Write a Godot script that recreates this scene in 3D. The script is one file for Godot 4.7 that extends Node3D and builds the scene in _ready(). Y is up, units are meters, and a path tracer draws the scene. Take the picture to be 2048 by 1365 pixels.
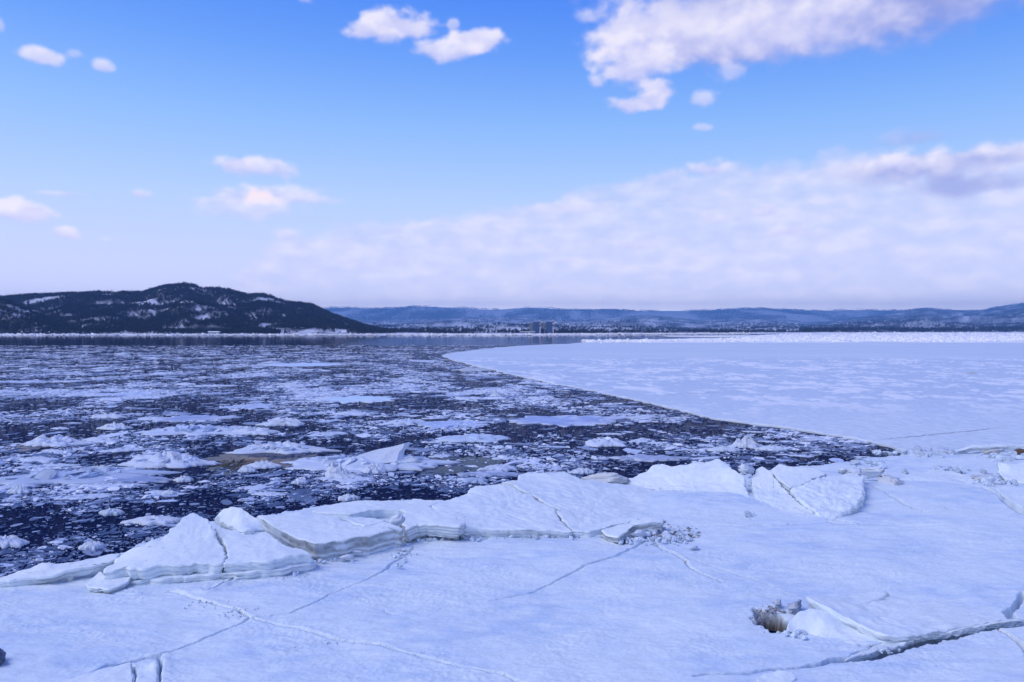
extends Node3D
# A frozen river bay in late winter: broken shore ice in front, drifting brash, a fixed ice sheet, wooded hills beyond.

const EYE := 4.2            # height of the eye over the water, metres
const FOCAL := 1593.0       # focal length in units of a 2048-wide picture (28 mm lens)
const LEVEL := 662.0        # the row of the level line of sight
const SHORE := 0.25         # top of the shore ice over the water

var M := {}
var N := {}
var cam_basis := Basis()
var used := {}

# ---------------------------------------------------------------- surveying
func ray(px: float, py: float) -> Vector3:
	return cam_basis * Vector3((px - 1024.0) / FOCAL, -(py - 682.5) / FOCAL, -1.0)

func spot(px: float, py: float, h: float = 0.0) -> Vector3:      # where a sight line meets the level h
	var d := ray(px, py)
	var k := (h - EYE) / minf(d.y, -0.0004)
	return Vector3(d.x * k, h, d.z * k)

func far_spot(px: float, py: float, depth: float) -> Vector3:    # a point at a given distance ahead
	var d := ray(px, py)
	var k := depth / -d.z
	return Vector3(d.x * k, EYE + d.y * k, -depth)

func px_of(x: float, depth: float) -> float:
	return 1024.0 + FOCAL * x / depth

func py_of(h: float, depth: float) -> float:
	return LEVEL + (EYE - h) * FOCAL / depth

func line_at(list: Array, x: float) -> float:                   # piecewise linear
	if x <= list[0][0]: return list[0][1]
	for i in range(1, list.size()):
		if x <= list[i][0]:
			var a: Array = list[i - 1]
			var b: Array = list[i]
			return lerpf(a[1], b[1], (x - a[0]) / (b[0] - a[0]))
	return list[-1][1]

func noise(called: String, freq: float, octaves: int, seed_: int, kind := FastNoiseLite.TYPE_SIMPLEX_SMOOTH, fractal := FastNoiseLite.FRACTAL_FBM) -> FastNoiseLite:
	var n := FastNoiseLite.new()
	n.seed = seed_; n.noise_type = kind; n.frequency = freq
	n.fractal_type = fractal; n.fractal_octaves = octaves
	N[called] = n
	return n

# ---------------------------------------------------------------- objects
func numbered(called: String) -> String:
	if not used.has(called):
		used[called] = 0
		return called
	used[called] += 1
	return "%s_%03d" % [called, used[called]]

func tag(o: Node, label: String, category: String, group := "") -> Node:
	o.set_meta("label", label)
	o.set_meta("category", category)
	if group != "": o.set_meta("group", group)
	return o

func thing(called: String, label: String, category: String, where := Vector3.ZERO, group := "") -> Node3D:
	var o := Node3D.new()
	o.name = numbered(called)
	add_child(o)
	o.position = where
	tag(o, label, category, group)
	return o

func put(called: String, mesh: Mesh, mat: Material, parent: Node = self) -> MeshInstance3D:
	var o := MeshInstance3D.new()
	o.name = numbered(called) if parent == self else called
	o.mesh = mesh
	if mat: o.material_override = mat
	parent.add_child(o, true)
	return o

func struct(called: String, mesh: Mesh, mat: Material) -> MeshInstance3D:
	var o := put(called, mesh, mat)
	o.set_meta("kind", "structure")
	return o

func dup(root: Node3D, where: Vector3, turn: float, size: Vector3, label := "", group := "") -> Node3D:
	var r: Node3D = root.duplicate()
	r.name = numbered(String(root.name).rstrip("0123456789").rstrip("_"))
	add_child(r)
	r.position = where
	r.rotation.y = turn
	r.scale = size
	if label != "": r.set_meta("label", label)
	if group != "": r.set_meta("group", group)
	return r

func grid_mesh(pos: PackedVector3Array, col: PackedColorArray, cols: int, rows: int, wrap := false) -> ArrayMesh:
	var idx := PackedInt32Array()
	var last := cols if wrap else cols - 1
	idx.resize((rows - 1) * last * 6)
	var k := 0
	for i in rows - 1:
		for j in last:
			var a := i * cols + j
			var b := i * cols + (j + 1) % cols
			idx[k] = a; idx[k + 1] = a + cols; idx[k + 2] = b + cols
			idx[k + 3] = a; idx[k + 4] = b + cols; idx[k + 5] = b
			k += 6
	return mesh_of(pos, col, idx)

func mesh_of(pos: PackedVector3Array, col: PackedColorArray, idx: PackedInt32Array) -> ArrayMesh:
	var nor := PackedVector3Array()
	nor.resize(pos.size())
	for k in range(0, idx.size(), 3):
		var a := idx[k]; var b := idx[k + 1]; var c := idx[k + 2]
		var f := (pos[c] - pos[a]).cross(pos[b] - pos[a])
		nor[a] += f; nor[b] += f; nor[c] += f
	for k in nor.size():
		nor[k] = nor[k].normalized() if nor[k].length_squared() > 1e-14 else Vector3.UP
	var arr := []
	arr.resize(Mesh.ARRAY_MAX)
	arr[Mesh.ARRAY_VERTEX] = pos
	arr[Mesh.ARRAY_NORMAL] = nor
	if col.size(): arr[Mesh.ARRAY_COLOR] = col
	arr[Mesh.ARRAY_INDEX] = idx
	var m := ArrayMesh.new()
	m.add_surface_from_arrays(Mesh.PRIMITIVE_TRIANGLES, arr)
	return m

func new_st() -> SurfaceTool:
	var st := SurfaceTool.new()
	st.begin(Mesh.PRIMITIVE_TRIANGLES)
	return st

func done(st: SurfaceTool) -> ArrayMesh:
	st.generate_normals()
	return st.commit()

func add_box(st: SurfaceTool, c: Vector3, s: Vector3, basis := Basis(), col := Color.WHITE) -> void:
	st.set_smooth_group(-1)
	st.set_color(col)
	var p := []
	for k in 8:
		p.append(c + basis * (Vector3(-1 if k & 1 == 0 else 1, -1 if k & 2 == 0 else 1, -1 if k & 4 == 0 else 1) * s * 0.5))
	for q in [[0, 1, 3, 2], [5, 4, 6, 7], [4, 0, 2, 6], [1, 5, 7, 3], [2, 3, 7, 6], [4, 5, 1, 0]]:
		for e in [0, 1, 2, 0, 2, 3]: st.add_vertex(p[q[e]])

# an angular lump of ice: a ball cut by random planes and roughened; facets when flat
func add_lump(st: SurfaceTool, c: Vector3, r: Vector3, rng: RandomNumberGenerator, cuts: int, rough: float, seg := 10, rings := 6, basis := Basis(), col := Color.WHITE, flat := true) -> void:
	var planes := []
	for k in cuts:
		var n := Vector3(rng.randfn(), rng.randfn(), rng.randfn()).normalized()
		planes.append([n, rng.randf_range(0.45, 0.85)])
	var off := Vector3(rng.randf(), rng.randf(), rng.randf()) * 100.0
	var nz: FastNoiseLite = N.lump
	var v := PackedVector3Array()
	for i in rings + 1:
		var a := PI * i / rings
		for j in seg:
			var b := TAU * j / seg + 0.37 * i
			var p := Vector3(sin(a) * cos(b), cos(a), sin(a) * sin(b))
			for q in planes:
				var over: float = p.dot(q[0]) - q[1]
				if over > 0.0: p -= q[0] * over
			var d := p * 2.2 + off
			p *= 1.0 + rough * nz.get_noise_3dv(d)
			v.append(c + basis * (p * r))
	st.set_smooth_group(-1 if flat else 0)
	st.set_color(col)
	for i in rings:
		for j in seg:
			var a := i * seg + j
			var b := i * seg + (j + 1) % seg
			if i < rings - 1:
				st.add_vertex(v[a]); st.add_vertex(v[b + seg]); st.add_vertex(v[a + seg])
			if i > 0:
				st.add_vertex(v[a]); st.add_vertex(v[b]); st.add_vertex(v[b + seg])

# a drifting heap: a slushy base with a ragged outline and broken plates frozen into it
func heap(rng: RandomNumberGenerator, r: float, aspect: float, h: float, chunks: int, spokes := 40, tint := Color.WHITE, rings := 9, peak := Vector2.ZERO) -> ArrayMesh:
	var st := new_st()
	var nz: FastNoiseLite = N.lump
	var off := rng.randf() * 300.0
	var v := PackedVector3Array()
	for i in rings + 2:
		var t := float(i) / rings
		for j in spokes:
			var a := TAU * j / spokes
			var o := 1.0 + 0.55 * nz.get_noise_2d(cos(a) * 1.3 + off, sin(a) * 1.3) + 0.28 * nz.get_noise_2d(cos(a) * 5.0 + off, sin(a) * 5.0)
			var x := cos(a) * o * minf(t, 1.0)
			var z := sin(a) * o * minf(t, 1.0)
			var d := Vector2(x, z).distance_to(peak)
			var y := 0.03 + h * maxf(0.0, 1.0 - d * d * 1.1) * (0.14 + 0.75 * pow(maxf(0.0, nz.get_noise_2d(x * 2.2 + off, z * 2.2 - off) + 0.35), 1.15))
			y += 0.10 * h * nz.get_noise_2d(x * 14.0 + off, z * 14.0)
			y += 0.04 * minf(1.0, (1.0 - minf(t, 1.0)) * 8.0)
			if i > rings: y = -0.12
			v.append(Vector3(x * r, y, z * r * aspect))
	st.set_smooth_group(0)
	for i in rings + 1:
		for j in spokes:
			var a := i * spokes + j
			var b := i * spokes + (j + 1) % spokes
			for q in [a, b, b + spokes, a, b + spokes, a + spokes]:
				var w := 0.92 + 0.12 * nz.get_noise_3dv(v[q] * 4.0)
				st.set_color(Color(tint.r * w, tint.g * w, tint.b * w))
				st.add_vertex(v[q])
	for k in chunks * 2:
		var a := rng.randf() * TAU
		var q := sqrt(rng.randf()) * 0.72
		var s := r * rng.randf_range(0.05, 0.26) * (1.0 - 0.4 * q)
		var p := Vector3(cos(a) * q * r + peak.x * r * 0.5, 0.0, sin(a) * q * r * aspect + peak.y * r * aspect * 0.5)
		p.y = 0.02 + h * (1.0 - q * q) * rng.randf_range(0.05, 0.6)
		var bs := Basis.from_euler(Vector3(rng.randf_range(-0.6, 0.6), rng.randf() * TAU, rng.randf_range(-0.6, 0.6)))
		var w := rng.randf_range(0.8, 1.12)
		add_lump(st, p, Vector3(s, minf(s * rng.randf_range(0.18, 0.5), h * 0.5 + 0.03), s * rng.randf_range(0.5, 1.0)), rng, 9, 0.18, 9, 5, bs, Color(tint.r * w, tint.g * w, tint.b * w))
	return done(st)

# a broken slab: outline of (picture column, row, height of its top); a snow cover and a broken edge as parts
func slab(called: String, label: String, category: String, outline: Array, thick: float, opt := {}) -> Node3D:
	var ctrl := PackedVector3Array()
	for p in outline: ctrl.append(spot(p[0], p[1], p[2]))
	var base := Vector3.ZERO
	for p in ctrl: base += p
	base /= ctrl.size()
	if opt.has("centre"): base = spot(opt.centre[0], opt.centre[1], opt.centre[2])
	base.y = SHORE
	var root := thing(called, label, category, base, opt.get("group", ""))
	# plane through the outline, the rest by distance
	var sxx := 0.0; var sxz := 0.0; var szz := 0.0; var sx := 0.0; var sz := 0.0; var sxy := 0.0; var szy := 0.0; var sy := 0.0
	for p in ctrl:
		var q := p - base
		sx += q.x; sz += q.z; sy += q.y
	var n := float(ctrl.size())
	for p in ctrl:
		var q := p - base - Vector3(sx, sy, sz) / n
		sxx += q.x * q.x; sxz += q.x * q.z; szz += q.z * q.z; sxy += q.x * q.y; szy += q.z * q.y
	var det := maxf(sxx * szz - sxz * sxz, 1e-6)
	var ga := (sxy * szz - szy * sxz) / det
	var gb := (szy * sxx - sxy * sxz) / det
	var mean := Vector3(sx, sy, sz) / n
	# resampled ragged outline
	var nz: FastNoiseLite = N.lump
	var jag: float = opt.get("jag", 0.035)
	var step: float = opt.get("step", 0.05)
	var edge := PackedVector3Array()
	for i in ctrl.size():
		var a := ctrl[i] - base
		var b := ctrl[(i + 1) % ctrl.size()] - base
		var m := maxi(1, int(a.distance_to(b) / step))
		var side := Vector3(b.z - a.z, 0, a.x - b.x).normalized()
		for k in m:
			var p := a.lerp(b, float(k) / m)
			var w := nz.get_noise_2d(p.x * 2.2 + base.x, p.z * 2.2 + base.z) * 1.6 + nz.get_noise_2d(p.x * 7.0 + base.x, p.z * 7.0) * 1.0
			edge.append(p + side * w * jag * minf(1.0, a.distance_to(b) * 2.0))
	var cols := edge.size()
	var far_edge := 0.0
	for e in edge: far_edge += Vector2(e.x, e.z).length() / cols
	var rings := clampi(int(far_edge / 0.055), 10, 36)
	var rows := [0.999]
	for k in rings: rows.append(0.05 + 0.95 * (1.0 - (k + 1.0) / rings))
	rows.append_array([0.03, 0.015, 0.006, 0.0])
	var known := PackedVector3Array()                              # heights along the outline
	for i in ctrl.size():
		var m := maxi(1, int(ctrl[i].distance_to(ctrl[(i + 1) % ctrl.size()]) / 0.2))
		for k in m:
			var q := ctrl[i].lerp(ctrl[(i + 1) % ctrl.size()], float(k) / m) - base
			known.append(Vector3(q.x, q.y - (mean.y + ga * (q.x - mean.x) + gb * (q.z - mean.z)), q.z))
	var pos := PackedVector3Array()
	var col := PackedColorArray()
	var bump: float = opt.get("bump", 0.018)
	var tint: Color = opt.get("tint", Color(1, 1, 1))
	var sunk: float = opt.get("round", 0.02)
	for t in rows:
		for e in edge:
			var p: Vector3 = e * (1.0 - t)
			p.y = 0.0
			var ws := 0.0
			var hs := 0.0
			for q in known:
				var d := (q.x - p.x) * (q.x - p.x) + (q.z - p.z) * (q.z - p.z) + 0.006
				var w := 1.0 / (d * sqrt(d))
				ws += w; hs += w * q.y
			var y := mean.y + ga * (p.x - mean.x) + gb * (p.z - mean.z) + hs / ws
			y += bump * (nz.get_noise_2d((p.x + base.x) * 0.9, (p.z + base.z) * 0.9) * 1.6 + nz.get_noise_2d((p.x + base.x) * 5.0, (p.z + base.z) * 5.0) * 0.7)
			y -= sunk * pow(maxf(0.0, 1.0 - t / 0.035), 2.0)
			pos.append(Vector3(p.x, y, p.z))
			var c := snow_tone(p.x + base.x, -(p.z + base.z), 0.4)
			col.append(Color(minf(c.r * 1.06 * tint.r, 0.92), minf(c.g * 1.04 * tint.g, 0.92), minf(c.b * 1.01 * tint.b, 0.93)))
	var top := grid_mesh(pos, col, cols, rows.size(), true)
	put("snow_cover", flip_if_down(top), M.snow, root)
	# the broken edge with its layers of clear and dirty ice
	var ep := PackedVector3Array()
	var ec := PackedColorArray()
	var start := (rows.size() - 1) * cols
	var levels := 9
	var dirt: float = opt.get("dirt", 0.6)
	var seed_ := base.x * 3.1
	for s in levels:
		var f := float(s) / (levels - 1)
		for j in cols:
			var p := pos[start + j]
			var out := Vector3(edge[j].x, 0, edge[j].z).normalized()
			var ln := nz.get_noise_2d(f * 6.0 + seed_, 3.0)
			var o := 0.014 * ln + 0.035 * nz.get_noise_3d(p.x * 3.0 + base.x, f * 4.0, p.z * 3.0) + 0.03 * nz.get_noise_3d(p.x * 9.0, f * 7.0, p.z * 9.0)
			var under: float = opt.get("under", 0.05)
			var y := p.y - thick * f
			ep.append(Vector3(p.x, y, p.z) + out * (o * (1.0 if s > 0 else 0.0) - under * f * f))
			var band := clampf(0.5 + 0.9 * nz.get_noise_2d(f * 9.0 + seed_ + 0.25 * nz.get_noise_2d(p.x, p.z), p.x * 0.12 + p.z * 0.12), 0.0, 1.0)
			var speck := 0.5 + 0.5 * nz.get_noise_3d(p.x * 7.0, f * 5.0, p.z * 7.0)
			var k := clampf(dirt * smoothstep(0.5, 0.75, band) * (0.4 + 0.9 * speck), 0.0, 1.0)
			ec.append(SNOW.lerp(SILT, k))
	var eg := grid_mesh(ep, ec, cols, levels, true)
	put("broken_edge", eg, M.ice_edge, root)
	return root

func flip_if_down(m: ArrayMesh) -> ArrayMesh:
	var a := m.surface_get_arrays(0)
	var nn: PackedVector3Array = a[Mesh.ARRAY_NORMAL]
	var s := 0.0
	for k in range(0, nn.size(), 7): s += nn[k].y
	if s >= 0.0: return m
	var idx: PackedInt32Array = a[Mesh.ARRAY_INDEX]
	for k in range(0, idx.size(), 3):
		var t := idx[k]; idx[k] = idx[k + 1]; idx[k + 1] = t
	return mesh_of(a[Mesh.ARRAY_VERTEX], a[Mesh.ARRAY_COLOR] if a[Mesh.ARRAY_COLOR] != null else PackedColorArray(), idx)

# ---------------------------------------------------------------- colours (linear)
const SNOW := Color(0.75, 0.84, 0.885)
const SILT := Color(0.25, 0.27, 0.29)
const GREY_ICE := Color(0.60, 0.70, 0.80)
const WHITE_ICE := Color(0.90, 0.90, 0.92)

func grain_texture(freq: float, octaves: int, seed_: int, lo: float, hi: float, as_normal := false, bump := 4.0, size := 512, cell := false) -> NoiseTexture2D:
	var t := NoiseTexture2D.new()
	var n := FastNoiseLite.new()
	n.seed = seed_; n.frequency = freq
	n.noise_type = FastNoiseLite.TYPE_CELLULAR if cell else FastNoiseLite.TYPE_SIMPLEX_SMOOTH
	n.fractal_type = FastNoiseLite.FRACTAL_FBM
	n.fractal_octaves = octaves
	t.width = size; t.height = size; t.seamless = true
	t.noise = n
	if as_normal:
		t.as_normal_map = true
		t.bump_strength = bump
	else:
		var g := Gradient.new()
		g.set_color(0, Color(lo, lo, lo)); g.set_color(1, Color(hi, hi, hi))
		t.color_ramp = g
	return t

func materials() -> void:
	var grain := grain_texture(0.035, 5, 11, 0.92, 1.0)
	var crust := grain_texture(0.03, 5, 12, 0, 1, true, 5.0)
	var snow := StandardMaterial3D.new()
	snow.vertex_color_use_as_albedo = true
	snow.roughness = 0.62
	snow.metallic_specular = 0.35
	snow.albedo_texture = grain
	snow.normal_enabled = true
	snow.normal_texture = crust
	snow.normal_scale = 0.14
	snow.uv1_triplanar = true
	snow.uv1_world_triplanar = true
	snow.uv1_scale = Vector3(0.75, 0.75, 0.75)
	M.snow = snow
	var edge: StandardMaterial3D = snow.duplicate()
	edge.uv1_scale = Vector3(1.6, 3.6, 1.6)
	edge.roughness = 0.45
	M.ice_edge = edge
	var floe: StandardMaterial3D = snow.duplicate()
	floe.uv1_scale = Vector3(1.3, 1.3, 1.3)
	M.floe = floe
	var sheet: StandardMaterial3D = snow.duplicate()
	sheet.uv1_scale = Vector3(0.09, 0.09, 0.09)
	sheet.roughness = 0.5
	sheet.normal_scale = 0.6
	M.sheet = sheet
	var pack: StandardMaterial3D = snow.duplicate()
	pack.normal_enabled = false
	pack.uv1_scale = Vector3(0.05, 0.05, 0.05)
	M.pack = pack
	var chip := StandardMaterial3D.new()
	chip.vertex_color_use_as_albedo = true
	chip.roughness = 0.55
	M.chip = chip
	var water := StandardMaterial3D.new()
	water.albedo_color = Color(0.002, 0.008, 0.045).linear_to_srgb()
	water.roughness = 0.04
	water.metallic_specular = 0.03
	water.normal_enabled = true
	water.normal_texture = grain_texture(0.012, 4, 21, 0, 1, true, 3.0)
	water.normal_scale = 0.12
	water.uv1_triplanar = true
	water.uv1_world_triplanar = true
	water.uv1_scale = Vector3(0.12, 0.12, 0.12)
	M.water = water
	var ripples: StandardMaterial3D = water.duplicate()
	ripples.normal_texture = grain_texture(0.03, 4, 23, 0, 1, true, 6.0)
	ripples.normal_scale = 1.3
	ripples.uv1_scale = Vector3(0.5, 0.5, 0.5)
	M.ripples = ripples
	var still: StandardMaterial3D = water.duplicate()
	still.metallic_specular = 0.1
	still.normal_scale = 0.03
	M.still = still
	var land := StandardMaterial3D.new()
	land.vertex_color_use_as_albedo = true
	land.roughness = 0.95
	land.metallic_specular = 0.1
	M.land = land
	for d in [["wood", Color(0.040, 0.038, 0.045)], ["far_wood", Color(0.055, 0.055, 0.065)], ["conifer", Color(0.018, 0.028, 0.022)],
			["white_wall", Color(0.75, 0.74, 0.72)], ["snow_roof", Color(0.85, 0.87, 0.92)], ["grey_wall", Color(0.30, 0.31, 0.33)], ["brick", Color(0.34, 0.12, 0.09)],
			["blue_clad", Color(0.02, 0.07, 0.17)], ["pale_clad", Color(0.17, 0.18, 0.20)], ["stack", Color(0.55, 0.45, 0.45)], ["stack_band", Color(0.10, 0.05, 0.05)],
			["dark_glass", Color(0.03, 0.035, 0.04)], ["steel", Color(0.22, 0.22, 0.24)], ["plumage", Color(0.03, 0.027, 0.025)], ["beak", Color(0.35, 0.25, 0.06)],
			["straw", Color(0.22, 0.17, 0.10)], ["mud", Color(0.085, 0.07, 0.055)], ["log", Color(0.12, 0.075, 0.05)], ["beige_wall", Color(0.50, 0.44, 0.38)]]:
		var m := StandardMaterial3D.new()
		m.albedo_color = d[1].linear_to_srgb()
		m.roughness = 0.85
		M[d[0]] = m
	M.dark_glass.roughness = 0.1
	M.mud.vertex_color_use_as_albedo = false

# ---------------------------------------------------------------- sky
var puffs := []
var row_puffs := []

func pick_row(el: float) -> void:
	row_puffs = puffs.filter(func(p): return absf(el - p[1]) < 1.9 * p[3])

const BANK := [[-700.0, 650.0], [300.0, 640.0], [470.0, 545.0], [545.0, 478.0], [700.0, 455.0], [900.0, 425.0], [1050.0, 405.0], [1200.0, 372.0], [1330.0, 338.0], [1450.0, 325.0], [1600.0, 312.0], [1800.0, 300.0], [2048.0, 290.0], [2800.0, 270.0]]
var bank := []

func bearing(px: float, py: float) -> Vector2:
	var d := ray(px, py).normalized()
	return Vector2(rad_to_deg(atan2(d.x, -d.z)), rad_to_deg(asin(d.y)))

func srgb(r: float, g: float, b: float) -> Color:
	return Color(r / 255.0, g / 255.0, b / 255.0).srgb_to_linear()

var sky_stops := []

func air(el: float) -> Color:
	for i in range(1, sky_stops.size()):
		if el <= sky_stops[i][0]:
			var a: Array = sky_stops[i - 1]
			var b: Array = sky_stops[i]
			return (a[1] as Color).lerp(b[1], clampf((el - a[0]) / (b[0] - a[0]), 0.0, 1.0))
	return sky_stops[-1][1]

func sky_at(az: float, el: float) -> Color:
	var c := air(maxf(el, 0.0))
	var toward := cos(deg_to_rad(az - SUN_BEARING)) * cos(deg_to_rad(el))
	var deep := clampf(0.5 - 0.5 * toward, 0.0, 1.0) * smoothstep(2.0, 26.0, el)
	c = Color(c.r * (1.0 - 0.6 * deep), c.g * (1.0 - 0.38 * deep), c.b * (1.0 - 0.1 * deep))
	if el < -0.5: return c
	c = clouds_over(c, az, el)
	# what the sky sends from beyond the near haze, which fog_density draws
	var slant := 470.0 / maxf(tan(deg_to_rad(maxf(el, 0.0))), 0.001)
	var way := pow(pow(14000.0, -3.0) + pow(slant, -3.0), -1.0 / 3.0)
	var through := exp(-FOG * way)
	return Color(maxf(c.r - HAZE.r * (1.0 - through), 0.0) / through, maxf(c.g - HAZE.g * (1.0 - through), 0.0) / through, maxf(c.b - HAZE.b * (1.0 - through), 0.0) / through)

const FOG := 0.00015
const HAZE := Color(0.02, 0.115, 0.425)

func clouds_over(c: Color, az: float, el: float) -> Color:
	var nz: FastNoiseLite = N.cloud
	var fine: FastNoiseLite = N.cloud_fine
	var n1 := nz.get_noise_2d(az, el * 1.8)
	var n2 := fine.get_noise_2d(az, el * 1.5)
	# the layer along the horizon
	var rim := line_at(bank, az) + n1 * 0.8 + n2 * 0.5
	var under := rim - el
	if under > -0.2:
		var streak := nz.get_noise_2d(az * 0.9 + 90.0, el * 5.0)
		var fluff := fine.get_noise_2d(az * 0.8 + 40.0, el * 1.6)
		var al := smoothstep(-0.2, 0.8, under) * clampf(0.86 + 0.28 * streak + 0.16 * fluff, 0.15, 1.0) * (0.35 + 0.65 * smoothstep(0.2, 5.0, el))
		var lit := srgb(224, 225, 252).lerp(srgb(196, 204, 245), clampf(0.42 - 0.8 * fluff - 0.5 * streak + under * 0.02, 0.0, 1.0))
		c = c.lerp(lit, al * 0.8)
	for p in row_puffs:
		var da: float = (az - p[0]) / p[2]
		var de: float = (el - p[1]) / p[3]
		if absf(da) > 1.9 or absf(de) > 1.9: continue
		var wisp: float = p[6]
		if de < 0.0: de *= 1.25
		var f := 1.0 - sqrt(da * da + de * de) + n1 * 0.45 * wisp + n2 * 0.55 * wisp
		if f <= -0.1: continue
		var al := smoothstep(-0.1, 0.05 + 0.8 * p[5], f) * float(p[4])
		var body := clampf(0.45 + 0.55 * de + n2 * 0.6 + n1 * 0.4, 0.0, 1.0)
		var lit: Color = (p[7] as Color).lerp(p[8], 1.0 - body)
		c = c.lerp(lit, al)
	return c

const SUN_BEARING := -112.0
const SUN_HEIGHT := 46.0

func build_sky() -> Image:
	noise("cloud", 0.11, 5, 5)
	noise("cloud_fine", 0.42, 5, 8)
	for b in BANK:
		var q := bearing(b[0], b[1])
		bank.append([q.x, q.y])
	bank.append([70.0, 10.0]); bank.append([110.0, 7.0]); bank.append([150.0, 9.0]); bank.append([180.0, 5.0])
	bank.push_front([-80.0, 3.0]); bank.push_front([-120.0, 7.0]); bank.push_front([-180.0, 5.0])
	sky_stops = [[0.0, srgb(206, 210, 249)], [2.5, srgb(206, 213, 250)], [5.0, srgb(202, 214, 252)], [9.0, srgb(188, 213, 254)], [14.0, srgb(158, 200, 255)], [19.0, srgb(124, 176, 255)],
		[23.0, srgb(98, 156, 253)], [35.0, srgb(66, 124, 238)], [55.0, srgb(60, 112, 222)], [90.0, srgb(48, 94, 205)]]
	var white := srgb(238, 235, 253)
	var lilac := srgb(196, 200, 246)
	var grey := srgb(150, 162, 226)
	var rose := srgb(255, 232, 240)
	# column, row, half width, half height (picture units), density, softness, raggedness, light colour, shaded colour
	for p in [
			[800, 52, 78, 36, 0.95, 0.5, 0.9, white, lilac], [738, 62, 44, 26, 0.9, 0.5, 0.9, white, lilac], [775, 75, 40, 22, 0.8, 0.6, 0.9, white, lilac],
			[960, 82, 66, 30, 0.95, 0.5, 0.9, white, lilac], [890, 102, 74, 28, 0.9, 0.5, 0.9, white, lilac], [908, 48, 15, 16, 0.6, 0.7, 1.0, white, lilac],
			[1295, 80, 130, 105, 0.97, 0.5, 0.5, white, lilac], [1400, 62, 220, 82, 0.95, 0.6, 0.45, white, lilac], [1480, 86, 200, 70, 0.9, 0.7, 0.8, white, grey],
			[1660, 20, 430, 135, 0.95, 0.8, 0.35, lilac, grey], [1850, -10, 330, 120, 0.9, 0.9, 0.35, lilac, grey], [1560, -70, 480, 120, 0.95, 0.8, 0.35, lilac, grey], [1560, 55, 320, 100, 0.85, 0.9, 0.35, white, lilac],
			[1275, 130, 84, 72, 0.92, 0.6, 0.9, white, lilac], [1318, 180, 44, 36, 0.9, 0.6, 0.9, white, lilac], [1255, 209, 48, 24, 0.9, 0.6, 0.9, white, lilac], [1300, 200, 40, 26, 0.85, 0.6, 0.9, white, lilac],
			[1194, 166, 26, 20, 0.7, 0.8, 1.0, white, lilac], [1185, 36, 42, 20, 0.4, 0.9, 1.0, white, lilac], [1458, 144, 38, 26, 0.5, 0.9, 1.0, white, lilac],
			[1406, 200, 30, 18, 0.6, 0.8, 1.0, white, lilac], [1405, 255, 20, 9, 0.5, 0.8, 1.0, white, lilac],
			[82, 113, 46, 22, 0.85, 0.6, 1.0, white, lilac], [150, 108, 22, 12, 0.4, 0.9, 1.0, white, lilac], [203, 134, 32, 17, 0.7, 0.7, 1.0, white, lilac], [0, 50, 14, 22, 0.5, 0.9, 1.0, white, lilac], [610, 0, 20, 12, 0.4, 0.9, 1.0, white, lilac],
			[512, 334, 94, 26, 0.85, 0.6, 0.8, white, lilac], [470, 330, 40, 20, 0.6, 0.6, 0.8, white, lilac], [540, 392, 150, 24, 0.75, 0.8, 0.8, white, lilac], [500, 415, 110, 36, 0.6, 0.9, 0.8, white, lilac], [525, 396, 36, 20, 0.95, 0.7, 0.9, rose, white], [420, 402, 60, 10, 0.4, 0.9, 0.8, white, lilac],
			[45, 424, 70, 26, 0.9, 0.6, 0.8, white, lilac], [20, 420, 60, 24, 0.8, 0.6, 0.8, white, lilac], [130, 466, 34, 16, 0.85, 0.6, 0.9, white, lilac], [277, 389, 30, 13, 0.7, 0.8, 0.9, white, lilac], [125, 389, 62, 8, 0.55, 0.8, 0.8, white, lilac], [222, 481, 30, 8, 0.4, 0.9, 0.9, white, lilac],
			[1410, 340, 58, 26, 0.8, 0.7, 0.9, white, lilac], [1340, 350, 50, 20, 0.6, 0.8, 0.9, white, lilac], [1830, 335, 210, 42, 0.85, 0.8, 0.7, white, grey], [1790, 325, 44, 24, 0.8, 0.7, 0.9, white, lilac], [1990, 310, 120, 30, 0.7, 0.8, 0.7, white, grey], [1830, 275, 90, 22, 0.4, 1.0, 0.9, lilac, grey],
			[1930, 372, 150, 30, 0.7, 0.9, 0.6, grey, grey], [1535, 420, 38, 18, 0.7, 0.8, 0.9, white, lilac], [1580, 460, 52, 17, 0.65, 0.8, 0.9, white, lilac], [1425, 435, 36, 18, 0.55, 0.9, 0.9, white, lilac], [1265, 490, 60, 16, 0.5, 0.9, 0.9, white, lilac], [1110, 415, 120, 18, 0.5, 0.9, 0.9, white, lilac],
			[575, 470, 40, 20, 0.65, 0.8, 0.9, white, lilac], [700, 520, 40, 18, 0.4, 0.9, 0.9, white, lilac], [1125, 520, 40, 10, 0.45, 0.9, 0.9, white, lilac]]:
		var q := bearing(p[0], p[1])
		var e := bearing(p[0] + p[2], p[1])
		var u := bearing(p[0], p[1] - p[3])
		puffs.append([q.x, q.y, maxf(e.x - q.x, 0.2), maxf(u.y - q.y, 0.15), p[4], p[5], p[6], p[7], p[8]])
	var rng := RandomNumberGenerator.new()
	rng.seed = 77
	for k in 46:                                                   # the same fair-weather clouds round the rest of the sky
		var a := rng.randf_range(40.0, 320.0)
		if a > 180.0: a -= 360.0
		var e := rng.randf_range(4.0, 62.0)
		var w := rng.randf_range(1.5, 9.0) * (0.6 + e / 40.0)
		for j in 3:
			puffs.append([a + rng.randfn() * w * 0.5, e + rng.randfn() * w * 0.12, w * rng.randf_range(0.5, 1.0), w * rng.randf_range(0.25, 0.4), 0.9, 0.6, 0.85, white, lilac])
	var coarse := Image.create(768, 192, false, Image.FORMAT_RGBF)
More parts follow.
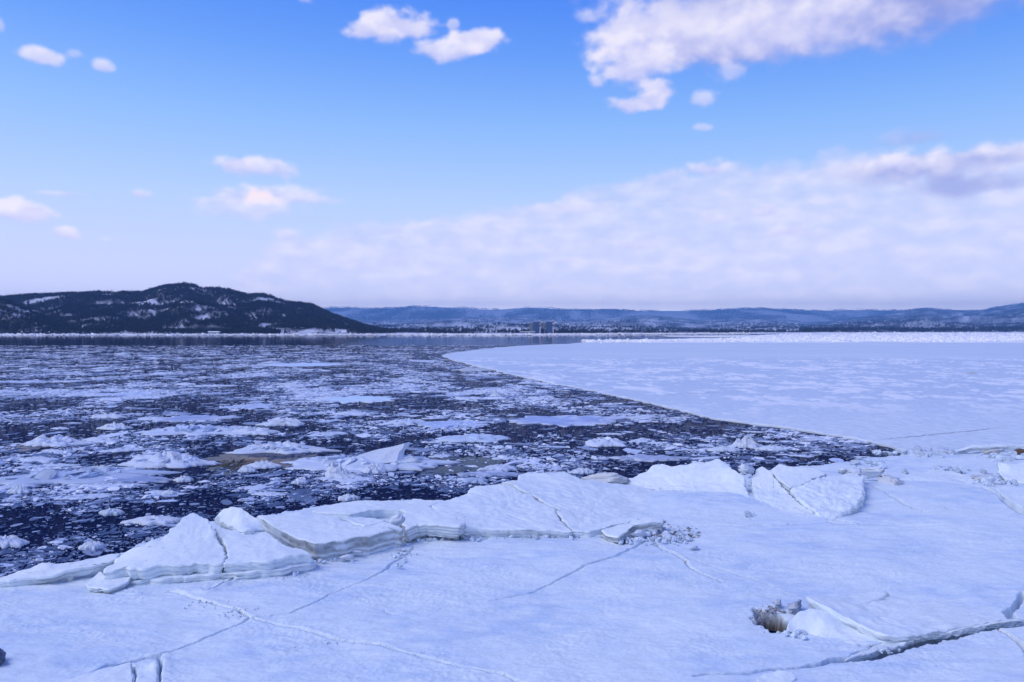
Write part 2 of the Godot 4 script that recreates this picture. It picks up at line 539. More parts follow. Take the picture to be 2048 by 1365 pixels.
	for y in 192:
		pick_row(90.0 - (y + 0.5) / 192.0 * 90.0)
		for x in 768:
			coarse.set_pixel(x, y, sky_at((x + 0.5) / 768.0 * 360.0 - 180.0, 90.0 - (y + 0.5) / 192.0 * 90.0))
	coarse.resize(4096, 1024, Image.INTERPOLATE_CUBIC)
	var img := Image.create(4096, 2048, false, Image.FORMAT_RGBF)
	img.fill(srgb(196, 202, 240))
	img.blit_rect(coarse, Rect2i(0, 0, 4096, 1024), Vector2i.ZERO)
	var x0 := int((-42.0 + 180.0) / 360.0 * 4096.0)
	var x1 := int((42.0 + 180.0) / 360.0 * 4096.0)
	var y0 := int((90.0 - 27.0) / 180.0 * 2048.0)
	for y in range(y0, 1024):                                      # finer where clouds are seen large
		pick_row(90.0 - (y + 0.5) / 2048.0 * 180.0)
		for x in range(x0, x1):
			img.set_pixel(x, y, sky_at((x + 0.5) / 4096.0 * 360.0 - 180.0, 90.0 - (y + 0.5) / 2048.0 * 180.0))
	return img

# ---------------------------------------------------------------- the shore ice
var ice_u := PackedFloat32Array()
var ice_d := PackedFloat32Array()
var ice_pos := PackedVector3Array()
var ice_col := PackedColorArray()
const EDGE := [[-900.0, 1330.0], [-300.0, 1225.0], [0.0, 1165.0], [120.0, 1138.0], [240.0, 1108.0], [330.0, 1070.0], [450.0, 1040.0], [520.0, 1034.0], [640.0, 1014.0], [850.0, 1004.0], [905.0, 1000.0], [940.0, 985.0], [970.0, 978.0], [1010.0, 968.0], [1060.0, 958.0], [1200.0, 966.0],
	[1262.0, 966.0], [1330.0, 950.0], [1500.0, 948.0], [1560.0, 938.0], [1620.0, 931.0], [1700.0, 922.0], [1800.0, 911.0], [1880.0, 900.0], [2048.0, 886.0], [3000.0, 850.0]]

func shore_ice() -> void:
	var nz: FastNoiseLite = N.lump
	var px := -1400.0
	while px < 3500.0:
		ice_u.append((px - 1024.0) / FOCAL)
		px += 2.6 if px > -30.0 and px < 2080.0 else (10.0 if px > -300.0 and px < 2350.0 else 40.0)
	for d in [-14.0, -8.0, -4.0, -1.0, 1.5, 3.5]: ice_d.append(d)
	var py := 1780.0
	while py > 868.0:
		ice_d.append((EYE - SHORE) * FOCAL / (py - LEVEL))
		py -= 1.1 if py < 1380.0 else 12.0
	var cols := ice_u.size()
	var rows := ice_d.size()
	ice_pos.resize(cols * rows)
	ice_col.resize(cols * rows)
	for j in cols:
		var u := ice_u[j]
		var ed := (EYE - SHORE) * FOCAL / (line_at(EDGE, 1024.0 + FOCAL * u) - LEVEL)
		ed *= 1.0 + 0.012 * nz.get_noise_1d(u * 26.0) + 0.006 * nz.get_noise_1d(u * 120.0)
		for i in rows:
			var d := ice_d[i]
			var out := d > ed
			if out: d = ed + 0.004 * (i % 7)
			var x := u * maxf(d, 5.0)
			var y := SHORE + 0.05 * nz.get_noise_2d(x * 0.25, d * 0.25) + 0.022 * nz.get_noise_2d(x * 1.1, d * 1.1 + 40.0)
			var grit := 0.5 + 0.5 * nz.get_noise_2d(x * 0.5 + 70.0, d * 0.5)
			y += (0.002 + 0.011 * smoothstep(0.35, 0.8, grit)) * (nz.get_noise_2d(x * 9.0, d * 9.0) + 0.5 * nz.get_noise_2d(x * 21.0, d * 21.0))
			y += 0.012 * nz.get_noise_2d(x * 1.6 + d * 0.5, d * 4.2)
			if d < 3.0: y += 0.02 * (3.0 - d) * (3.0 - d)             # the bank behind the eye
			if out: y = -0.35
			ice_pos[i * cols + j] = Vector3(x, y, -d)
			# wind-packed snow and patches of barer, bluer ice
			ice_col[i * cols + j] = snow_tone(x, d, 0.8)

func snow_tone(x: float, d: float, most: float) -> Color:         # dry white snow, blown off in patches down to bluish ice
	var nz: FastNoiseLite = N.lump
	var bare := clampf(0.5 + 1.2 * nz.get_noise_2d(x * 0.35 - 30.0, d * 0.6), 0.0, 1.0)
	bare *= clampf(0.6 + 0.9 * nz.get_noise_2d(x * 1.3, d * 2.4 + 11.0), 0.0, 1.0)
	var g := 1.0 + 0.05 * nz.get_noise_2d(x * 3.0, d * 3.0)
	var c := SNOW.lerp(Color(0.52, 0.66, 0.84), bare * most)
	return Color(c.r * g, c.g * g, c.b * g)

func reach(a: Vector3, b: Vector3, r: float) -> Rect2i:           # grid cells within r of a stretch
	var d0 := maxf(minf(-a.z, -b.z) - r, 0.5)
	var d1 := maxf(-a.z, -b.z) + r
	var u0 := minf(a.x, b.x) - r
	var u1 := maxf(a.x, b.x) + r
	u0 = u0 / (d0 if u0 < 0 else d1)
	u1 = u1 / (d0 if u1 > 0 else d1)
	var j0 := ice_u.bsearch(u0)
	var j1 := ice_u.bsearch(u1)
	var i0 := ice_d.bsearch(d0)
	var i1 := ice_d.bsearch(d1)
	return Rect2i(j0, i0, j1 - j0, i1 - i0)

# a crack: columns and rows of its course, half width in metres, depth, height of the lips, a step between its sides
func crack(course: Array, half: float, depth: float, lip := 0.0, step := 0.0) -> void:
	var nz: FastNoiseLite = N.lump
	var cols := ice_u.size()
	for k in course.size() - 1:
		var a := spot(course[k][0], course[k][1], SHORE)
		var b := spot(course[k + 1][0], course[k + 1][1], SHORE)
		var w0: float = course[k][2] if course[k].size() > 2 else 1.0
		var w1: float = course[k + 1][2] if course[k + 1].size() > 2 else 1.0
		var most := half * maxf(w0, w1) * 3.0 + 0.12 + (0.35 if step != 0.0 else 0.0)
		var box := reach(a, b, most)
		var ab := Vector2(b.x - a.x, b.z - a.z)
		var l2 := maxf(ab.length_squared(), 1e-6)
		var nrm := Vector2(-ab.y, ab.x) / sqrt(l2)
		for i in range(box.position.y, box.end.y):
			for j in range(box.position.x, box.end.x):
				var at := i * cols + j
				var p := ice_pos[at]
				if p.y < -0.3: continue
				var q := Vector2(p.x - a.x, p.z - a.z)
				q += nrm * (0.05 * nz.get_noise_2d(p.x * 1.1, p.z * 1.1) + 0.012 * nz.get_noise_2d(p.x * 5.0, p.z * 5.0))
				var cell := 0.0009 * p.z * p.z / EYE
				var t := q.dot(ab) / l2
				if t < 0.0 or t > 1.0:
					if (t < 0.0 and k > 0) or (t > 1.0 and k < course.size() - 2):
						t = clampf(t, 0.0, 1.0)
					else: t = clampf(t, 0.0, 1.0)
				var w := half * lerpf(w0, w1, t) * (0.9 + 0.4 * nz.get_noise_2d(p.x * 3.0 + 9.0, p.z * 3.0))
				w = maxf(w, cell * absf(nrm.y))
				var s := q.dot(nrm)
				var d := (q - ab * t).length()
				if d > most: continue
				var y := p.y
				y = minf(y, maxf(p.y, SHORE - 0.1) - depth * lerpf(w0, w1, t) * (1.0 - smoothstep(w * 0.35, w, d)))
				if lip > 0.0 and d > w * 0.6:
					y += lip * exp(-pow((d - w - 0.03) / 0.06, 2.0)) * maxf(0.0, 0.4 + 1.2 * nz.get_noise_2d(p.x * 1.3, p.z * 1.3)) * (1.0 - smoothstep(0.5, 1.0, absf(t - 0.5) * 1.0))
				if step != 0.0 and s < 0.0:
					y += step * lerpf(w0, w1, t) * (1.0 - smoothstep(0.05, 0.4, d)) * smoothstep(0.0, w, d)
				ice_pos[at] = Vector3(p.x, y, p.z)

func mound(px: float, py: float, rx: float, rz: float, h: float, rough := 0.0) -> void:
	var nz: FastNoiseLite = N.lump
	var c := spot(px, py, SHORE)
	var box := reach(c, c, maxf(rx, rz) * 1.05)
	var cols := ice_u.size()
	for i in range(box.position.y, box.end.y):
		for j in range(box.position.x, box.end.x):
			var at := i * cols + j
			var p := ice_pos[at]
			if p.y < -0.3: continue
			var d := Vector2((p.x - c.x) / rx, (p.z - c.z) / rz).length()
			d += rough * nz.get_noise_2d(p.x * 4.0, p.z * 4.0)
			if d >= 1.0: continue
			var f := 1.0 - d * d
			ice_pos[at] = Vector3(p.x, p.y + h * f * f, p.z)
			if h < 0.0 and rough > 0.0:
				ice_col[at] = ice_col[at].lerp(Color(0.10, 0.085, 0.07), clampf(f * 2.8 - 0.4 + 0.8 * nz.get_noise_2d(p.x * 8.0, p.z * 8.0), 0.0, 1.0))

func shore_marks() -> void:
	mound(1720, 1245, 1.15, 0.8, 0.10)
	mound(1900, 1235, 0.9, 0.6, 0.06)
	mound(1100, 1030, 2.2, 1.5, 0.05)
	mound(1400, 1000, 2.4, 1.8, 0.14)
	mound(1800, 985, 3.0, 2.2, 0.16)
	mound(1120, 1105, 0.9, 0.45, 0.03)
	mound(1546, 1240, 0.27, 0.42, -0.75, 0.4)
	mound(1560, 1250, 0.13, 0.2, -0.5, 0.3)
	mound(1345, 1072, 0.6, 0.25, -0.16, 0.5)
	crack([[335, 1185, 0.6], [420, 1206], [470, 1222], [505, 1238, 1.3], [560, 1255], [650, 1275], [760, 1294], [830, 1312], [900, 1330], [1010, 1350], [1080, 1376]], 0.024, 0.06, 0.010)
	crack([[505, 1236], [545, 1231], [580, 1227], [620, 1212], [660, 1190, 0.6], [700, 1172, 0.5], [750, 1150], [790, 1122, 1.3], [815, 1105, 1.5], [830, 1092]], 0.022, 0.05, 0.003)
	crack([[505, 1240, 1.3], [460, 1258], [400, 1280], [330, 1308], [240, 1330], [130, 1370]], 0.024, 0.05, 0.005)
	crack([[1288, 1084, 1.5], [1262, 1100, 1.2], [1220, 1116], [1180, 1131], [1120, 1160, 0.8], [1060, 1185, 0.5], [980, 1204, 0.3]], 0.026, 0.06, 0.010)
	crack([[1305, 1084, 1.5], [1325, 1097, 1.2], [1352, 1106, 1.2], [1368, 1122, 1.3], [1396, 1144, 0.9], [1450, 1168, 0.5]], 0.024, 0.07, 0.008)
	crack([[1352, 1106], [1420, 1128, 0.8], [1500, 1158, 0.6], [1620, 1206, 0.3]], 0.014, 0.03)
	crack([[1340, 1056, 0.4], [1420, 1053], [1500, 1051], [1580, 1046], [1657, 1044], [1700, 1050], [1760, 1052, 0.7], [1900, 1053, 0.3]], 0.03, 0.05, 0.006)
	crack([[1660, 1040], [1720, 1048], [1790, 1050, 0.4]], 0.016, 0.04)
	crack([[1733, 978], [1780, 1000], [1825, 1018], [1880, 1034, 0.4]], 0.022, 0.05)
	crack([[1848, 952, 0.5], [1875, 951], [1910, 940, 1.0]], 0.03, 0.06, 0.02)
	crack([[1870, 940, 0.5], [1900, 948, 0.8], [1940, 960], [1990, 988, 1.2], [2020, 1010, 1.8], [2048, 1026, 2.2], [2110, 1052, 2.4]], 0.06, 0.14, 0.01, 0.0)
	crack([[1860, 1000, 0.4], [1900, 1020, 0.6], [1960, 1026, 0.4]], 0.03, 0.03)
	# the long open crack by the mound and its branches
	crack([[1390, 1352, 0.4], [1490, 1348, 0.4], [1590, 1336, 0.5], [1655, 1327, 0.7], [1712, 1315, 1.6], [1764, 1303, 2.4], [1812, 1289, 2.6], [1844, 1279, 2.4], [1906, 1267, 1.9], [1986, 1251, 1.5], [2046, 1246, 1.6], [2120, 1234, 1.6]], 0.075, 0.22)
	crack([[2048, 1190, 1.6], [2030, 1212, 1.2], [2018, 1225, 1.5], [2028, 1244, 1.2]], 0.04, 0.13, 0.01)
	crack([[1990, 1252, 0.8], [2020, 1272, 1.0], [2050, 1300, 1.4], [2070, 1340, 1.0]], 0.03, 0.10)
	crack([[1770, 1184, 0.8], [1778, 1188], [1762, 1200, 1.0], [1735, 1206, 0.8], [1705, 1208, 0.4]], 0.016, 0.06, 0.03)
	crack([[640, 1172, 0.4], [700, 1168, 0.4]], 0.01, 0.02)
	crack([[150, 1362, 0.7], [215, 1334], [262, 1322], [320, 1310]], 0.018, 0.06, 0.02)
	crack([[263, 1324], [267, 1340, 1.3], [268, 1375]], 0.013, 0.09)
	crack([[322, 1310], [318, 1335, 1.2], [316, 1375]], 0.022, 0.09, 0.03)
	crack([[765, 1222, 0.6], [778, 1229, 1.2], [800, 1230, 0.8], [860, 1222, 0.3]], 0.014, 0.03, 0.02)
	crack([[410, 1186, 0.5], [445, 1172, 1.5], [470, 1160, 1.8], [560, 1146, 1.4], [628, 1134, 0.8]], 0.02, 0.09, 0.02)
	crack([[215, 1184, 0.8], [265, 1192, 0.7], [330, 1187, 0.6], [415, 1184, 0.5]], 0.01, 0.03, 0.02)
	crack([[1058, 990, 0.8], [1085, 1006], [1112, 1019, 1.2], [1109, 1028, 1.8], [1124, 1044, 1.2], [1140, 1056, 1.2]], 0.02, 0.08)
	crack([[606, 1128, 0.7], [632, 1118, 1.2], [652, 1114, 1.0], [700, 1108, 0.5], [745, 1100, 0.5]], 0.14, 0.3)
	crack([[800, 1074, 0.8], [822, 1076, 1.2], [868, 1077, 1.2], [912, 1075, 1.0], [980, 1072, 0.5], [1060, 1070, 0.4]], 0.2, 0.3)
	crack([[96, 1160, 0.8], [130, 1154, 1.2], [170, 1147, 1.2], [228, 1136, 1.0]], 0.2, 0.3)
	crack([[206, 1178, 0.8], [224, 1175, 1.2], [262, 1161, 1.0]], 0.09, 0.2)
	crack([[1160, 1072, 1.0], [1185, 1069, 1.6], [1206, 1068, 1.2]], 0.1, 0.2)
	crack([[1240, 1082, 1.2], [1262, 1076, 1.6], [1270, 1070, 1.0]], 0.09, 0.2)
	crack([[1370, 1006, 0.4], [1440, 1010], [1500, 1012, 0.5]], 0.02, 0.03)
	crack([[1516, 1012, 0.5], [1550, 994, 0.6]], 0.02, 0.03)

func water_and_sheets() -> void:
	var plane := PlaneMesh.new()
	plane.size = Vector2(9000, 7000)
	var w := struct("river", plane, M.water)
	plane.size = Vector2(9000, 6070)
	w.position = Vector3(0, 0, -231.0 - 3035.0)
	var lead := PlaneMesh.new()                                    # the near water, stirred by the drifting ice
	lead.size = Vector2(9000, 930)
	var rw := struct("river", lead, M.ripples)
	rw.position = Vector3(0, 0, -231.0 + 465.0)
	shore_ice()
	shore_marks()
	struct("shore_ice", grid_mesh(ice_pos, ice_col, ice_u.size(), ice_d.size()), M.snow)
	# the fixed sheet beyond the lead of open brash
	var nz: FastNoiseLite = N.lump
	var far_side := [[686.0, 1170.0], [689.0, 1130.0], [692.0, 1050.0], [696.0, 1000.0], [700.0, 960.0], [706.0, 912.0], [711.0, 889.0], [716.0, 893.0], [722.0, 908.0], [735.0, 952.0], [741.0, 985.0], [752.0, 1030.0], [770.0, 1112.0], [785.0, 1195.0], [800.0, 1262.0], [825.0, 1370.0], [840.0, 1430.0], [862.0, 1592.0], [880.0, 1702.0], [895.0, 1772.0], [905.0, 1806.0], [925.0, 1830.0]]
	var cols := 460
	var pos := PackedVector3Array()
	var col := PackedColorArray()
	var rows := 0
	var py := 925.0
	while py >= 685.5:
		var d := EYE * FOCAL / (py - LEVEL)
		var edge := line_at(far_side, py) + 13.0 * nz.get_noise_1d(py * 0.3) + 8.0 * nz.get_noise_1d(py * 1.1) + 5.0 * nz.get_noise_1d(py * 3.3)
		for j in cols:
			var t := float(j - 2) / (cols - 3)
			var c := edge + (3200.0 - edge) * (t * 0.72 if t < 0.85 else 0.612 + (t - 0.85) / 0.15 * 0.388)
			if j < 2: c = edge
			var x := (c - 1024.0) / FOCAL * d
			var y := 0.08 + 0.02 * nz.get_noise_2d(x * 0.2, d * 0.2)
			var patch := 0.75 * nz.get_noise_2d(x * 0.10, d * 0.07) + 0.8 * nz.get_noise_2d(x * 0.42, d * 0.26) + 0.45 * nz.get_noise_2d(x * 1.3, d * 0.8)
			var broad := nz.get_noise_2d(x * 0.012 + 50.0, d * 0.03)
			var band := smoothstep(30.0, 52.0, d) * (1.0 - smoothstep(108.0, 130.0, d))
			var drift := smoothstep(0.08, 0.26, patch) * band
			var k := clampf(0.30 + 0.5 * broad + 0.25 * nz.get_noise_2d(x * 0.05, d * 0.12), 0.0, 1.0)
			k *= 1.0 - 0.75 * smoothstep(125.0, 170.0, d) * smoothstep(-0.3, 0.2, nz.get_noise_2d(x * 0.008, d * 0.04))
			var cc := GREY_ICE.lerp(Color(0.72, 0.80, 0.87), k)
			if d < 60.0: cc = cc.lerp(Color(0.72, 0.80, 0.87), 0.6 * (1.0 - smoothstep(30.0, 60.0, d)))
			cc = cc.lerp(Color(0.50, 0.62, 0.77), 0.55 * band)
			cc = cc.lerp(Color(0.90, 0.92, 0.95), drift * 0.9)
			y += 0.05 * drift
			y += 0.03 * maxf(0.0, 1.0 - absf(c - edge) / 14.0) * (1.0 + nz.get_noise_2d(x, d))
			if j == 0: y = -0.2
			elif j == 1: y = 0.045
			if j < 6: cc = cc.lerp(Color(0.66, 0.74, 0.88), 0.6)
			pos.append(Vector3(x + (0.02 if j == 0 else 0.0), y, -d))
			col.append(cc)
		rows += 1
		py -= 1.3 if py < 830.0 else 2.0
	struct("ice_sheet", grid_mesh(pos, col, cols, rows), M.sheet)
	for course in [[[1745.0, 881.0], [1800.0, 877.0], [1880.0, 869.0], [1960.0, 861.0], [2010.0, 856.0]], [[1300.0, 792.0], [1420.0, 786.0], [1540.0, 783.0]]]:
		var cp := PackedVector3Array()                             # wet cracks across the sheet
		for k in 40:
			var f: float = k / 39.0 * (course.size() - 1.001)
			var a: Array = course[int(f)]
			var b: Array = course[int(f) + 1]
			var q := spot(lerpf(a[0], b[0], f - int(f)) + 1.5 * nz.get_noise_1d(k * 0.7), lerpf(a[1], b[1], f - int(f)) + 1.6 * nz.get_noise_1d(k * 0.5 + 40.0), 0.08)
			var wide := (0.02 + 0.0006 * -q.z) * (0.5 + 0.6 * absf(nz.get_noise_1d(k * 0.8))) * sin(PI * (k + 0.5) / 40.0)
			for e in [-1.0, 1.0]:
				var v := q + Vector3(0, 0, wide * e)
				v.y = 0.09 + 0.02 * nz.get_noise_2d(v.x * 0.2, -v.z * 0.2)
				cp.append(v)
		struct("river_ice_crack", flip_if_down(grid_mesh(cp, PackedColorArray(), 2, 40)), M.water)
	# white pack ice beyond it, out to the far shore
	pos = PackedVector3Array(); col = PackedColorArray()
	var reach_left := [[664.4, 1900.0], [666.0, 1640.0], [669.0, 1560.0], [671.5, 1500.0], [672.5, 1330.0], [673.8, 1345.0], [674.6, 1500.0], [676.5, 1480.0], [678.0, 1400.0], [680.5, 1330.0], [683.0, 1230.0], [685.0, 1180.0], [687.0, 1165.0]]
	rows = 0
	py = 687.0
	while py >= 664.4:
		var d := EYE * FOCAL / (py - LEVEL)
		var edge := line_at(reach_left, py) + 14.0 * nz.get_noise_1d(py * 6.0)
		for j in 160:
			var t := maxf(0.0, float(j - 1) / 158.0)
			var x := (edge + (3300.0 - edge) * t - 1024.0) / FOCAL * d
			var y := 0.22 + 0.3 * absf(nz.get_noise_2d(x * 0.05, d * 0.03)) + (0.22 * nz.get_noise_2d(x * 0.4, d * 0.3))
			if j == 0 or rows == 0: y = -0.3
			pos.append(Vector3(x, maxf(y, 0.16) if j > 0 and rows > 0 else y, -d))
			var k := clampf(0.72 + 0.6 * nz.get_noise_2d(x * 0.03, d * 0.012), 0.0, 1.0)
			col.append(GREY_ICE.lerp(WHITE_ICE, k))
		rows += 1
		py -= 0.25
	struct("pack_ice", grid_mesh(pos, col, 160, rows), M.pack)
	# the shelf of white ice along the far shore
	pos = PackedVector3Array(); col = PackedColorArray()
	for i in 7:
		for j in 420:
			var c := -700.0 + 2600.0 * j / 419.0
			var near: float = EYE * FOCAL / (line_at([[0.0, 671.6], [700.0, 671.2], [1000.0, 671.6], [1200.0, 670.4], [1500.0, 668.2], [1800.0, 666.0]], c) - LEVEL)
			var shore := shore_depth(c) + 20.0
			near *= 1.0 + 0.03 * nz.get_noise_1d(c * 0.15) + 0.02 * nz.get_noise_1d(c * 0.9)
			var d := lerpf(near, shore, maxf(0.0, (i - 1) / 5.0))
			var x := (c - 1024.0) / FOCAL * d
			pos.append(Vector3(x, -0.2 if i == 0 else 0.25 + 0.15 * nz.get_noise_2d(x * 0.1, d * 0.1), -d))
			col.append(GREY_ICE.lerp(WHITE_ICE, clampf(0.75 + 0.5 * nz.get_noise_2d(x * 0.02, d * 0.02), 0.0, 1.0)))
	struct("shelf_ice", grid_mesh(pos, col, 420, 7), M.pack)

# ---------------------------------------------------------------- slabs and blocks on the shore
func block(called: String, label: String, category: String, px: float, py: float, h: float, size: Vector3, seed_: int, turn := 0.0, tilt := 0.0, cuts := 9, rough := 0.25, tint := Color(0.66, 0.73, 0.84), flat := false, group := "") -> Node3D:
	var rng := RandomNumberGenerator.new()
	rng.seed = seed_
	var st := new_st()
	add_lump(st, Vector3.ZERO, size * 0.5, rng, cuts, rough, 30, 18, Basis.from_euler(Vector3(tilt, turn, 0)), tint, flat)
	var o := put(called, done(st), M.floe)
	o.position = spot(px, py, h)
	tag(o, label, category, group)
	return o

func slabs() -> void:
	slab("ice_slab", "largest tilted snow-covered slab with a sharp peak beside the dark water", "ice slab",
		[[209, 1139, 0.50], [296, 1136, 0.51], [394, 1129, 0.52], [444, 1126, 0.53], [452, 1104, 0.60], [440, 1084, 0.70], [427, 1060, 0.84], [417, 1041, 0.95], [406, 1031, 1.0], [385, 1026, 1.03], [363, 1036, 0.98], [353, 1054, 0.90], [338, 1058, 0.88], [317, 1082, 0.76], [302, 1080, 0.78], [286, 1090, 0.73], [264, 1096, 0.68], [243, 1108, 0.6]], 0.16, {"jag": 0.06, "dirt": 0.45, "bump": 0.02, "centre": [370, 1098, 0.68]})
	slab("ice_slab", "snow slab between the narrow notch and the striped thick slab", "ice slab",
		[[446, 1126, 0.53], [480, 1124, 0.53], [545, 1121, 0.53], [605, 1108, 0.54], [626, 1111, 0.50], [606, 1100, 0.55], [576, 1092, 0.60], [551, 1078, 0.67], [531, 1063, 0.74], [489, 1066, 0.74], [467, 1062, 0.77], [430, 1057, 0.82], [440, 1078, 0.70], [456, 1102, 0.60]], 0.17, {"dirt": 0.45, "centre": [520, 1095, 0.6]})
	slab("ice_slab", "lower ledge of grey ice under the peaked snow slab", "ice slab",
		[[222, 1166, 0.27], [300, 1160, 0.33], [418, 1151, 0.36], [500, 1143, 0.38], [570, 1138, 0.38], [632, 1124, 0.36], [622, 1108, 0.36], [540, 1112, 0.36], [400, 1120, 0.36], [250, 1132, 0.34]], 0.14, {"dirt": 0.5, "jag": 0.05})
	slab("ice_slab", "small leaning slab propped over a dark gap beside the peak", "ice slab",
		[[431, 1040, 0.84], [453, 1050, 0.82], [470, 1058, 0.80], [489, 1064, 0.78], [531, 1060, 0.76], [512, 1038, 0.92], [497, 1026, 1.0], [484, 1015, 1.08], [466, 1012, 1.1], [448, 1014, 1.08], [438, 1024, 0.98]], 0.12, {"dirt": 0.4, "bump": 0.025})
	slab("ice_slab", "thick slab with dirty stripes along its tall front face", "ice slab",
		[[632, 1087, 0.56], [680, 1080, 0.57], [710, 1074, 0.58], [739, 1072, 0.575], [765, 1064, 0.59], [788, 1056, 0.61], [803, 1060, 0.58], [806, 1054, 0.6], [771, 1045, 0.63], [725, 1052, 0.62], [690, 1041, 0.66], [627, 1027, 0.74], [607, 1021, 0.79], [573, 1030, 0.76], [540, 1030, 0.78], [515, 1029, 0.80], [537, 1046, 0.72], [573, 1066, 0.64], [598, 1078, 0.59]], 0.34, {"dirt": 0.95, "jag": 0.02, "under": 0.03, "centre": [660, 1055, 0.65]})
	slab("ice_slab", "flat slab lying behind the striped slab at the water", "ice slab",
		[[624, 1021, 0.48], [650, 1024, 0.46], [698, 1029, 0.44], [735, 1022, 0.46], [768, 1019, 0.46], [803, 1021, 0.46], [850, 1012, 0.46], [900, 1002, 0.46], [830, 999, 0.44], [760, 1003, 0.46], [720, 1003, 0.46], [680, 1007, 0.46], [646, 1012, 0.46]], 0.22, {"dirt": 0.35})
	slab("ice_slab", "little snow plate lodged behind the striped slab", "ice slab",
		[[684, 1038, 0.66], [700, 1034, 0.67], [720, 1033, 0.66], [750, 1036, 0.65], [772, 1042, 0.63], [752, 1048, 0.64], [728, 1052, 0.64], [705, 1044, 0.66]], 0.06, {"dirt": 0.2})
	slab("ice_slab", "blocky slab with a shaded grey face over a black gap", "ice slab",
		[[812, 1058, 0.56], [830, 1049, 0.58], [875, 1050, 0.57], [920, 1053, 0.56], [930, 1046, 0.57], [900, 1030, 0.62], [860, 1014, 0.70], [842, 1011, 0.72], [803, 1017, 0.72], [806, 1034, 0.66]], 0.22, {"dirt": 0.75, "under": 0.06})
	slab("ice_slab", "broad smooth slab with a long low front edge", "ice slab",
		[[918, 1053, 0.50], [975, 1055, 0.46], [1034, 1058, 0.43], [1090, 1060, 0.41], [1141, 1062, 0.39], [1128, 1046, 0.40], [1110, 1028, 0.44], [1112, 1018, 0.46], [1086, 1005, 0.52], [1058, 990, 0.58], [1018, 972, 0.66], [999, 968, 0.68], [967, 971, 0.68], [940, 977, 0.66], [934, 986, 0.62], [900, 998, 0.58], [862, 1008, 0.56], [880, 1022, 0.54], [904, 1040, 0.52]], 0.24, {"dirt": 0.55, "jag": 0.03, "centre": [1000, 1022, 0.5], "bump": 0.03})
	slab("ice_slab", "gently sloping slab with a square knob at the water's edge", "ice slab",
		[[1146, 1062, 0.36], [1190, 1058, 0.34], [1290, 1040, 0.22], [1380, 1028, 0.18], [1400, 1000, 0.2], [1340, 985, 0.28], [1262, 969, 0.42], [1228, 966, 0.46], [1180, 957, 0.56], [1166, 958, 0.58], [1128, 943, 0.70], [1112, 945, 0.70], [1050, 944, 0.74], [1037, 947, 0.74], [1032, 959, 0.68], [1003, 965, 0.66], [1022, 971, 0.62], [1060, 988, 0.55], [1090, 1004, 0.5], [1116, 1017, 0.44], [1115, 1028, 0.42], [1132, 1045, 0.38]], 0.2, {"dirt": 0.5, "centre": [1190, 1012, 0.42], "bump": 0.03, "step": 0.07})
	slab("ice_slab", "slab tilted up to a long jagged crest against the water", "ice slab",
		[[1247, 960, 0.42], [1288, 945, 0.58], [1308, 930, 0.76], [1323, 927, 0.80], [1341, 933, 0.76], [1387, 924, 0.88], [1417, 923, 0.90], [1440, 917, 0.96], [1455, 924, 0.92], [1466, 938, 0.82], [1490, 952, 0.70], [1496, 980, 0.45], [1501, 1008, 0.24], [1440, 1010, 0.20], [1376, 1004, 0.22], [1344, 998, 0.24], [1300, 982, 0.30], [1264, 969, 0.36]], 0.25, {"dirt": 0.3, "round": 0.06, "centre": [1395, 972, 0.52], "bump": 0.03})
	slab("ice_slab", "wedge of snowy ice between the vertical split and the diagonal crack", "ice slab",
		[[1504, 954, 0.66], [1512, 938, 0.80], [1524, 930, 0.88], [1540, 940, 0.80], [1556, 962, 0.62], [1576, 982, 0.48], [1594, 1004, 0.36], [1612, 1018, 0.30], [1648, 1040, 0.22], [1600, 1040, 0.2], [1560, 1028, 0.2], [1512, 1014, 0.22], [1508, 985, 0.42]], 0.22, {"dirt": 0.3, "round": 0.06, "centre": [1548, 992, 0.44], "bump": 0.025})
	slab("ice_slab", "upper fan-shaped slab above the short curved crack", "ice slab",
		[[1543, 940, 0.80], [1556, 928, 0.90], [1590, 935, 0.84], [1634, 938, 0.80], [1652, 948, 0.70], [1625, 960, 0.62], [1598, 972, 0.54], [1579, 976, 0.52], [1560, 960, 0.64]], 0.2, {"dirt": 0.3})
	slab("ice_slab", "round-edged fan slab with scratched texture and dirty rim", "ice slab",
		[[1582, 979, 0.50], [1600, 974, 0.54], [1628, 962, 0.62], [1655, 951, 0.70], [1690, 946, 0.74], [1716, 945, 0.74], [1728, 956, 0.66], [1728, 976, 0.54], [1727, 997, 0.44], [1714, 1010, 0.40], [1698, 1019, 0.37], [1669, 1036, 0.30], [1655, 1043, 0.26], [1618, 1018, 0.32], [1600, 1002, 0.40]], 0.18, {"dirt": 0.7, "bump": 0.05, "round": 0.06, "centre": [1662, 990, 0.5]})
	slab("ice_slab", "low snowy rise between the fan slab and the cracked upright plate", "ice slab",
		[[1745, 985, 0.22], [1780, 962, 0.30], [1830, 950, 0.36], [1838, 951, 0.36], [1864, 940, 0.42], [1905, 940, 0.40], [1945, 955, 0.32], [1990, 985, 0.22], [1990, 1010, 0.16], [1900, 1020, 0.15], [1800, 1005, 0.16]], 0.12, {"dirt": 0.2, "step": 0.1, "bump": 0.03})
	slab("ice_slab", "upright plate with a clean flat face by the dark diagonal crack", "ice slab",
		[[1998, 946, 0.42], [2010, 958, 0.34], [2030, 962, 0.32], [2075, 966, 0.3], [2120, 960, 0.34], [2110, 930, 0.62], [2050, 925, 0.66], [2010, 926, 0.66], [1996, 924, 0.68], [1999, 935, 0.56]], 0.14, {"dirt": 0.25})
